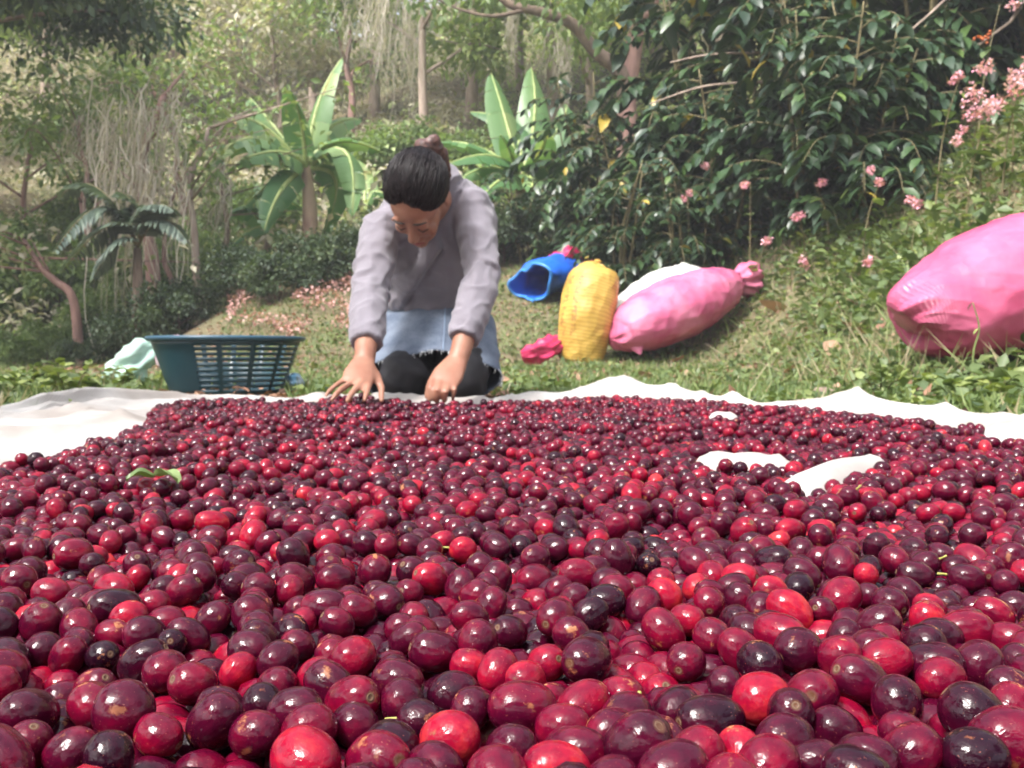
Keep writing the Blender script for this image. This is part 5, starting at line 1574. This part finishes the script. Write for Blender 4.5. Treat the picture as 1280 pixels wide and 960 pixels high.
    # low bushes along the foot of the slope
    lows = [(130, 9.6, 'bush', 0.40, 'dark bush under the palm fronds'), (175, 8.6, 'bush', 0.42, 'dark bush at the foot of the reddish trunk'), (225, 8.8, 'bush', 0.45, 'dark bush in front of the pale upright trunk'), (300, 9.3, 'bush', 0.47, 'dark bush below the small banana plant'),
            (345, 8.7, 'bush', 0.38, 'dark bush beside the pink blossom carpet'), (395, 9.1, 'bush', 0.45, 'dark bush at the foot of the tall banana plant'), (440, 9.6, 'bush', 0.45, 'dark bush beside the kneeling person and the young banana'), (110, 11.0, 'lbush', 0.54, 'pale green bush behind the slanting bare trunk'),
            (60, 9.6, 'lbush', 0.36, 'small green bush on the bare soil at the left'), (20, 9.0, 'lbush', 0.30, 'small green bush at the outer edge of the bare soil'), (90, 8.7, 'bush', 0.23, 'small dark bush beside the slanting bare trunk foot'), (500, 10.0, 'bush', 0.50, 'dark bush behind the kneeling person, left shoulder'),
            (570, 9.8, 'bush', 0.53, 'dark bush behind the kneeling person, right shoulder'), (630, 10.2, 'bush', 0.55, 'dark bush between the person and the coffee row'), (150, 12.5, 'lbush', 0.66, 'pale green bush behind the thicket'), (215, 13.0, 'lbush', 0.66, 'green bush glimpsed between the thicket trunks'),
            (-20, 12.2, 'lbush', .9, 'pale bush below the outer dark tree'), (75, 12.4, 'lbush', .8, 'tall pale bush behind the palm'), (190, 11.6, 'lbush', .9, 'pale bush between the reddish and pale trunks'), (260, 12.6, 'lbush', .7, 'tall pale bush behind the dead tan branch'), (300, 14.5, 'lbush', .8, 'broad pale bush up the slope behind the thicket'), (120, 15.0, 'lbush', .9, 'broad pale bush up the slope behind the mossy tree'), (400, 14.5, 'lbush', .8, 'pale bush up the slope beside the banana leaves'),
            (345, 13.0, 'lbush', 0.72, 'green bush behind the banana plant'), (480, 13.5, 'lbush', 0.78, 'green bush on the slope above the person'), (560, 13.5, 'lbush', 0.78, 'green bush below the slender pale trunk'), (690, 13.0, 'lbush', 0.72, 'green bush behind the upright banana leaves'), (30, 13.5, 'lbush', 0.72, 'green bush below the field at the far left')]
    for i, (px, Y, k, sc, lab) in enumerate(lows):
        b = at_ground(px, Y)
        put_tree('bush', K[k], b, i * 1.1, sc, lab, 'bush', 'low bushes along the foot of the slope')
    return K
TREES = build_trees()

# ---- hanging moss
def build_moss():
    rng = np.random.default_rng(31)
    spots = [(118, 135, 290, 9.0, .16, 'short tuft of grey moss hanging at the outer side of the mossy tree'), (152, 130, 380, 9.0, .18, 'long curtain of grey moss hanging beside the palm'), (182, 130, 350, 9.1, .20, 'widest curtain of pale grey moss hanging in the thicket'),
             (210, 135, 370, 9.2, .14, 'narrow curtain of moss hanging along the reddish trunk'), (92, 150, 215, 9.3, .10, 'small moss tuft over the palm fronds'), (268, 190, 330, 10.2, .12, 'moss strands hanging between thicket and banana plant'),
             (483, -20, 110, 13.0, .22, 'moss curtain hanging from above, behind the person on the left'), (508, -20, 140, 13.4, .18, 'moss curtain hanging next to the slender pale trunk'), (455, -20, 90, 13.6, .2, 'shorter moss curtain uphill of the banana plant'),
             (642, -20, 90, 13.8, .2, 'moss hanging from the arching limb'), (700, 20, 130, 14.2, .16, 'moss strands hanging behind the arching limb'), (822, -20, 40, 13.6, .2, 'moss tuft hanging beside the forked trunk')]
    for (px, y0, y1, Y, w, lab) in spots:
        top = at(px, y0, Y); bot = at(px, y1, Y); H = top.z - bot.z
        n = int(85 * w / .15); sub = [(rng.normal(0, w * .7), rng.uniform(.3, 1.0)) for _ in range(6)]
        V = []; T = []; A = []
        for i in range(n):
            sx_, sl_ = sub[i % 6]; x = sx_ + rng.normal(0, w * .2); yy = rng.normal(0, w * .45); L = H * rng.uniform(.3, 1.0) * sl_; z0 = rng.uniform(-.55, .12) * H
            wd = rng.uniform(.003, .009); a = rng.uniform(0, 3.14); seg = 7; t0 = rng.random()
            ph = rng.uniform(0, 6.28)
            for k in range(seg + 1):
                f = k / seg; cx = x + (sx_ - x) * .7 * f + .05 * math.sin(4 * f + ph) + .03 * math.sin(9 * f + 2 * ph); cy = yy + .03 * math.cos(4 * f + ph); z = z0 - L * f
                ww = wd * (1 - .8 * f)
                V += [(cx - ww * math.cos(a), cy - ww * math.sin(a), z), (cx + ww * math.cos(a), cy + ww * math.sin(a), z)]; A += [t0, t0]
                if k:
                    o = len(V) - 4; T += [(o, o + 1, o + 3), (o, o + 3, o + 2)]
        o = place('hanging_moss', tri_mesh('hanging_moss', V, T, LM['moss'], True, {'tint': A}), None, top)
        tag(o, lab, 'moss', 'grey moss hanging from the trees')
build_moss()

# ---- ground cover
def in_sheet(x, y): return y < np.interp(x, EDGE_X, EDGE_Y) - .02

def build_cover():
    rng = np.random.default_rng(41)
    def field(n, ylo, yhi, pow_=1.0, xm=1.15):
        Y = ylo + (yhi - ylo) * rng.random(n) ** pow_
        X = (rng.random(n) * 2 - 1) * (640 / FPX) * Y * xm + rng.normal(0, .2, n)
        return X, Y
    # turf
    X, Y = field(84000, 1.5, 11.5, 1.25)
    nz = np.array([noise.noise(Vector((a * 1.3, b * 1.3, 0))) + .6 * noise.noise(Vector((a * 5, b * 5, 4))) for a, b in zip(X, Y)])
    bare = (X / Y < -.30) & (Y > 4.4) & (Y < 9)
    keep = (~in_sheet(X, Y)) & ~((np.abs(X + .93) < .28) & (Y < 3.15) & (Y > 2.4)) & (nz > np.where(bare, .25, -.34)) & ~((np.hypot(X + .94, Y - 3.2) < .17)) & ~((np.abs(X + .21) < .2) & (Y > 2.3) & (Y < 3.0))
    X, Y, nz = X[keep], Y[keep], nz[keep]; n = len(X); Z = zt(X, Y) - .004
    d = np.stack([rng.normal(0, .55, n), rng.normal(0, .55, n), np.ones(n)], -1)
    nn = np.stack([rng.normal(0, 1, n), rng.normal(0, 1, n), np.full(n, .2)], -1)
    L = rng.uniform(.025, .075, n) * (1 + .5 * np.clip(nz, -.5, 1)); 
    tn = np.clip(.40 + .32 * nz + rng.normal(0, .23, n), 0, 1)
    blades = scatter(np.stack([X, Y, Z], -1), d, nn, L, rng.uniform(.004, .009, n), tn, B3_V, B3_T)
    o = place('turf', leaf_mesh('turf', [blades], LM['grass']))
    tag(o, 'short mixed grass and dry straw covering the clearing and bank', 'grass', kind='stuff')
    # broad little leaves in the turf, denser on the right bank
    X, Y = field(76000, 1.5, 11.0, 1.2)
    w = .62 + .38 * smst(X - .10 * Y, .5, 1.3) + .25 * np.exp(-((X + 1.3) / .5) ** 2 - ((Y - 2.8) / .6) ** 2)
    pn = np.array([noise.noise(Vector((a * 2.1, b * 2.1, 9))) for a, b in zip(X, Y)])
    w = w * np.clip(.75 + 1.6 * pn, .12, 1.0)
    keep = (~in_sheet(X, Y)) & ~((np.abs(X + .93) < .28) & (Y < 3.15) & (Y > 2.4)) & (rng.random(len(X)) < w) & ~((X / Y < -.30) & (Y > 4.4) & (Y < 9)) & ~((np.hypot(X + .94, Y - 3.2) < .18)) & ~((np.abs(X + .21) < .22) & (Y > 2.3) & (Y < 3.0))
    X, Y = X[keep], Y[keep]; n = len(X)
    bank = smst(X - .10 * Y, .7, 1.6)
    Z = zt(X, Y) + rng.random(n) * (.03 + .10 * bank)
    d = np.stack([rng.normal(0, 1, n), rng.normal(0, 1, n), rng.uniform(-.1, .8, n)], -1)
    nn = np.stack([rng.normal(0, .5, n), rng.normal(0, .5, n), np.ones(n)], -1)
    L = rng.uniform(.02, .05, n) * (1 + 1.0 * bank)
    tn = np.clip(rng.normal(.42, .22, n), 0, 1)
    o = place('ground_leaves', leaf_mesh('ground_leaves', [scatter(np.stack([X, Y, Z], -1), d, nn, L, L * .62, tn, D2_V, D2_T)], LM['weed']))
    tag(o, 'small broad leaved ground cover growing through the grass', 'plants', kind='stuff')
    # dry stems standing in the ground cover of the bank
    X, Y = field(9000, 3.0, 8.5, 1.1)
    keep = (smst(X - .10 * Y, .5, 1.2) > rng.random(len(X))); X, Y = X[keep], Y[keep]; n = len(X)
    d = np.stack([rng.normal(0, .8, n), rng.normal(0, .6, n), np.ones(n)], -1); nn = np.stack([rng.normal(0, 1, n), rng.normal(0, 1, n), np.full(n, .2)], -1)
    o = place('dry_stems', leaf_mesh('dry_stems', [scatter(np.stack([X, Y, zt(X, Y)], -1), d, nn, rng.uniform(.08, .26, n), rng.uniform(.003, .007, n), rng.uniform(.55, 1, n), B3_V, B3_T)], LM['grass']))
    tag(o, 'dry straw stems standing through the ground cover of the bank', 'grass', kind='stuff')
    # brown litter
    X, Y = field(20000, 1.7, 10.5, 1.2)
    keep = ~in_sheet(X, Y); X, Y = X[keep], Y[keep]; n = len(X)
    d = np.stack([rng.normal(0, 1, n), rng.normal(0, 1, n), rng.normal(0, .2, n)], -1); nn = np.stack([rng.normal(0, .35, n), rng.normal(0, .35, n), np.ones(n)], -1)
    L = rng.uniform(.016, .055, n)
    o = place('leaf_litter', leaf_mesh('leaf_litter', [scatter(np.stack([X, Y, zt(X, Y) + .012], -1), d, nn, L, L * .5, rng.random(n), D2_V, D2_T)], LM['fallen']))
    tag(o, 'crumbs of brown leaf litter scattered through the grass', 'litter', kind='stuff')
    # hillside scrub
    n = 80000
    Y = 10.2 + 24 * rng.random(n) ** .8; X = (rng.random(n) * 2 - 1) * .80 * Y
    nz = np.array([noise.noise(Vector((a * .45, b * .3, 2))) + .5 * noise.noise(Vector((a * 1.6, b * 1.1, 5))) for a, b in zip(X, Y)])
    hgt = np.clip(.35 + .9 * nz, .05, 1.3)
    Z = zt(X, Y) + rng.random(n) ** .7 * hgt
    d = nrm(rng.normal(size=(n, 3)) + np.array([0, 0, .2])); nn = np.stack([rng.normal(0, .5, n), rng.normal(0, .5, n) - .4, np.ones(n)], -1)
    L = rng.uniform(.07, .16, n)
    dryness = smst(X / Y, -.02, -.22) * .0 + np.where(X / Y < -.05, .38, .75)
    tn = np.clip(dryness + .55 * nz + rng.normal(0, .13, n), 0, 1)
    o = place('hillside_scrub', leaf_mesh('hillside_scrub', [scatter(np.stack([X, Y, Z], -1), d, nn, L, L * .5, tn, D2_V, D2_T)], LM['dry']))
    tag(o, 'dry tan and green scrub covering the hillside', 'scrub', kind='stuff')
    # pink petals carpet below the banana plants
    n = 2600
    px = rng.uniform(285, 450, n); Y = rng.uniform(7.2, 9.4, n); X = (px - 640) / FPX * Y
    k = np.array([noise.noise(Vector((a * 2.2, b * 2.2, 8))) for a, b in zip(X, Y)]) > .0
    X, Y = X[k], Y[k]; n = len(X)
    d = nrm(rng.normal(size=(n, 3))); nn = np.stack([rng.normal(0, .4, n), rng.normal(0, .4, n), np.ones(n)], -1)
    L = rng.uniform(.02, .04, n)
    o = place('blossom_carpet', leaf_mesh('blossom_carpet', [scatter(np.stack([X, Y, zt(X, Y) + .05 + .07 * rng.random(n)], -1), d, nn, L, L * .8, rng.random(n), D2_V, D2_T)], LM['dull_pink']))
    tag(o, 'carpet of small pink blossoms on the slope behind the person', 'flowers', kind='stuff')
build_cover()

# ---- single plants near enough to pick out
def build_small_plants():
    rng = np.random.default_rng(51)
    # leafy weeds at the left beyond the sheet
    spots = [(12, 2.9), (40, 2.55), (70, 2.75), (95, 3.0), (118, 2.7), (30, 3.2), (60, 3.25), (150, 3.3), (5, 2.45), (205, 3.6), (130, 3.5), (85, 2.4), (1205, 2.5), (1100, 2.7), (1240, 2.35), (1160, 2.9)]
    labs = ['leafy weed at the outermost end of the row beyond the sheet', 'bright leafy weed close to the edge of the white sheet', 'bushy yellow green weed beside the mint sack', 'tall leafy weed standing in front of the mint sack', 'leafy weed where the sheet folds up near the basket', 'leafy weed further back on the bare soil',
            'leafy weed behind the bushy yellow green one', 'small weed against the mint sack', 'low weed touching the sheet at the outer corner', 'small weed at the foot of the basket', 'weed standing alone between mint sack and soil', 'low weed pressed against the fold of the sheet',
            'leafy weed in front of the big pink sack', 'leafy weed between the stone and the big pink sack', 'low weed by the sheet below the big pink sack', 'weed pushing up at the tip of the big pink sack']
    for (px, Y), lab in zip(spots, labs):
        x = (px - 640) / FPX * Y; z = zg(x, Y)
        t = thing('weed', lab, 'weed', (x, Y, z), (0, 0, 0), 'leafy weeds at the edges of the sheet')
        H = rng.uniform(.05, .11); tubes = []; pos = []; dr = []; LL = []
        for s in range(int(rng.integers(3, 6))):
            a = rng.uniform(0, 6.28); top = Vector((math.cos(a) * H * .5, math.sin(a) * H * .5, H * rng.uniform(.6, 1.1)))
            st = catmull([Vector((0, 0, -.01)), top * .5 + Vector((0, 0, H * .12)), top], 4); tubes.append((st, lerp_list([.0028, .002, .001], 4), 5))
            for j in range(2, len(st)):
                for sg in (0, 1):
                    aa = rng.uniform(0, 6.28); pos.append(st[j][:]); dr.append((math.cos(aa), math.sin(aa), rng.uniform(-.1, .7))); LL.append(rng.uniform(.024, .045))
        LL = np.array(LL)
        place('stem', tube_mesh('stem', tubes, TWIG), t)
        place('foliage', leaf_mesh('foliage', [scatter(pos, dr, rng.normal(0, .3, (len(pos), 3)) + [0, 0, 1], LL, LL * .6, rng.uniform(.35, 1, len(pos)), L8_V, L8_T)], LM['weed']), t)
    # sprig in front of the big pink sack
    b = at(1215, 462, 3.1); b.z = zg(b.x, b.y)
    p = [Vector((0, 0, 0)), at(1217, 440, 3.1) - b, at(1224, 410, 3.1) - b, at(1216, 378, 3.1) - b]
    t = thing('sprig', 'thin bare sprig standing up in front of the big pink sack', 'plant', b)
    place('stem', tube_mesh('stem', [(catmull(p, 5), lerp_list([.004, .0035, .003, .0015], 5), 6)], plain('sprig_green', (.16, .20, .06), rough=.8)), t)
    lp = [q[:] for q in p[1:]]; place('foliage', leaf_mesh('foliage', [scatter(lp, rng.normal(0, 1, (3, 3)), [[0, 0, 1]] * 3, .03, .012, rng.random(3), L8_V, L8_T)], LM['weed']), t)
    # pink flowering plants on the bank
    fl = [(1075, 322, 5.6), (1010, 332, 6.4), (1143, 255, 5.4), (1102, 222, 5.8), (1208, 165, 5.2), (1245, 130, 5.1), (1262, 85, 5.2), (1225, 135, 5.3), (1018, 228, 6.6), (860, 245, 7.6), (938, 228, 7.2), (890, 210, 7.6), (1000, 275, 6.6), (1275, 105, 5.0), (1250, 5, 5.6), (1200, 95, 5.6), (960, 300, 6.9)]
    flab = ['pink blossom cluster low on the bank beside the big brown leaf', 'pink blossom cluster low on the bank above the grass', 'pink blossom on a straw coloured stalk over the bank', 'faded blossom on a long straw coloured stalk', 'hanging pink blossom string below the larger sprays', 'widest pink blossom spray on the bank',
            'topmost dense pink blossom spray', 'pink blossom spray leaning over the dark coffee leaves', 'small pink blossom in front of the coffee shrubs', 'pink blossoms behind the lying pink sack', 'pale pink blossoms at the foot of the coffee row', 'thin string of pink blossoms among coffee leaves',
            'single small pink blossom deep in the leaves', 'pink blossom spray at the outer edge of the bank', 'pink blossom spray over the bare twig', 'faded pink blossoms under the red fruit', 'tiny pink blossom near the dead leaf']
    for i, ((px, py, Y), lab) in enumerate(zip(fl, flab)):
        c = at(px, py, Y); g = Vector((c.x + rng.normal(0, .08), Y + .12, 0)); g.z = zg(g.x, g.y)
        h = c - g
        if h.z < .05: c.z = g.z + .08; h = c - g
        t = thing('flowering_plant', lab, 'flower', g, (0, 0, 0), 'pink flowering plants on the bank')
        st = catmull([Vector((0, 0, -.02)), Vector((h.x * .3, h.y * .4, h.z * .6)), h], 5)
        place('stem', tube_mesh('stem', [(st, lerp_list([.006, .004, .002], 5), 5)], TWIG), t)
        sz = (.10 if i in (5, 6, 7, 13, 14) else .06)
        big = 5 if i in (5, 6, 7, 13) else 2
        cs = [h + Vector((rng.normal(0, sz * .7), rng.normal(0, sz * .5), rng.normal(0, sz * .45))) for _ in range(big)]
        place('blossom', leaf_mesh('blossom', [clumps(rng, [q[:] for q in cs], sz * .42, 42, .020, .85, (0, 1), 0.1)], LM['pink']), t)
        n = 14; k = rng.integers(0, len(st) - 3, n)
        pos = np.array([st[j][:] for j in k]); L = rng.uniform(.05, .11, n)
        place('foliage', leaf_mesh('foliage', [scatter(pos, np.stack([rng.normal(0, 1, n), rng.normal(0, 1, n), rng.uniform(-.3, .5, n)], -1), np.tile([0, 0, 1.0], (n, 1)), L, L * .7, rng.random(n) * .8, L8_V, L8_T)], LM['weed']), t)
    # fallen dry leaves, each one
    lv = MB(); nx = 7
    def leafm(seed):
        rg = np.random.default_rng(seed); V = []; F = []; cu = rg.uniform(-.5, .9)
        for i in range(nx):
            f = i / (nx - 1); w = .30 * math.sin(math.pi * min(1, f * .9 + .07)) ** .8
            for j in range(5):
                s = (j - 2) / 2; V.append((s * w, f - .5, .18 * cu * s * s + .12 * math.sin(f * 3 + seed) + .02 * math.sin(7 * s + 5 * f)))
        for i in range(nx - 1):
            for j in range(4): F.append((i * 5 + j, i * 5 + j + 1, (i + 1) * 5 + j + 1, (i + 1) * 5 + j))
        me = MB().add(V, F).mesh('fallen_leaf', LM['fallen']); a = me.attributes.new('tint', 'FLOAT', 'POINT'); a.data.foreach_set('value', [float(rg.random())] * len(V))
        return me
    ms = [leafm(s) for s in range(6)]
    named = [(1068, 350, 4.6, .15, 'large curled brown leaf on the bank'), (1040, 378, 4.5, .14, 'long tan dead leaf leaning on the bank below the curled one'), (968, 322, 6.4, .22, 'upright brown dead leaf sheath at the foot of the coffee row')]
    for (px, py, Y, L, lab) in named:
        c = at(px, py, Y); c.z = max(c.z, zg(c.x, c.y) + .03); 
        c.z = zg(c.x, c.y) + .05
        o = place('fallen_leaf', ms[1], None, c, (.7, .3, rng.uniform(0, 6)), (L, L, L)); tag(o, lab, 'leaf')
    for i in range(46):
        while True:
            Y = rng.uniform(2.7, 7.5); x = rng.uniform(-.35, .60) * Y
            if not in_sheet(x, Y) and not (abs(x + .21) < .3 and Y < 3.2): break
        L = rng.uniform(.05, .10)
        o = place('fallen_leaf', ms[i % 6], None, (x, Y, zg(x, Y) + .035), (rng.normal(0, .3), rng.normal(0, .3), rng.uniform(0, 6.28)), (L, L, L))
        tag(o, 'small dry brown leaf lying in the short grass', 'leaf', 'dry leaves fallen on the grass')
build_small_plants()

# ---- the hazy air of the valley
def build_haze():
    lo = Vector((-82, -46, -1.2)); hi = Vector((82, 138, 30))
    V = [(x, y, z) for x in (lo.x, hi.x) for y in (lo.y, hi.y) for z in (lo.z, hi.z)]
    F = [(0, 1, 3, 2), (4, 6, 7, 5), (0, 4, 5, 1), (2, 3, 7, 6), (0, 2, 6, 4), (1, 5, 7, 3)]
    m = bpy.data.materials.new('haze'); m.use_nodes = True
    nt = m.node_tree; nt.nodes.clear()
    pv = nt.nodes.new('ShaderNodeVolumePrincipled'); pv.inputs['Color'].default_value = (.93, .95, 1, 1); pv.inputs['Density'].default_value = HAZE
    pv.inputs['Density Attribute'].default_value = ''; pv.inputs['Anisotropy'].default_value = 0.0
    out = nt.nodes.new('ShaderNodeOutputMaterial'); nt.links.new(pv.outputs[0], out.inputs['Volume'])
    o = MB().add(V, F).build('haze', m, None, False)
    tag(o, 'pale hazy air filling the clearing and the wooded slope', 'haze', kind='stuff')
HAZE = 0.0035
build_haze()
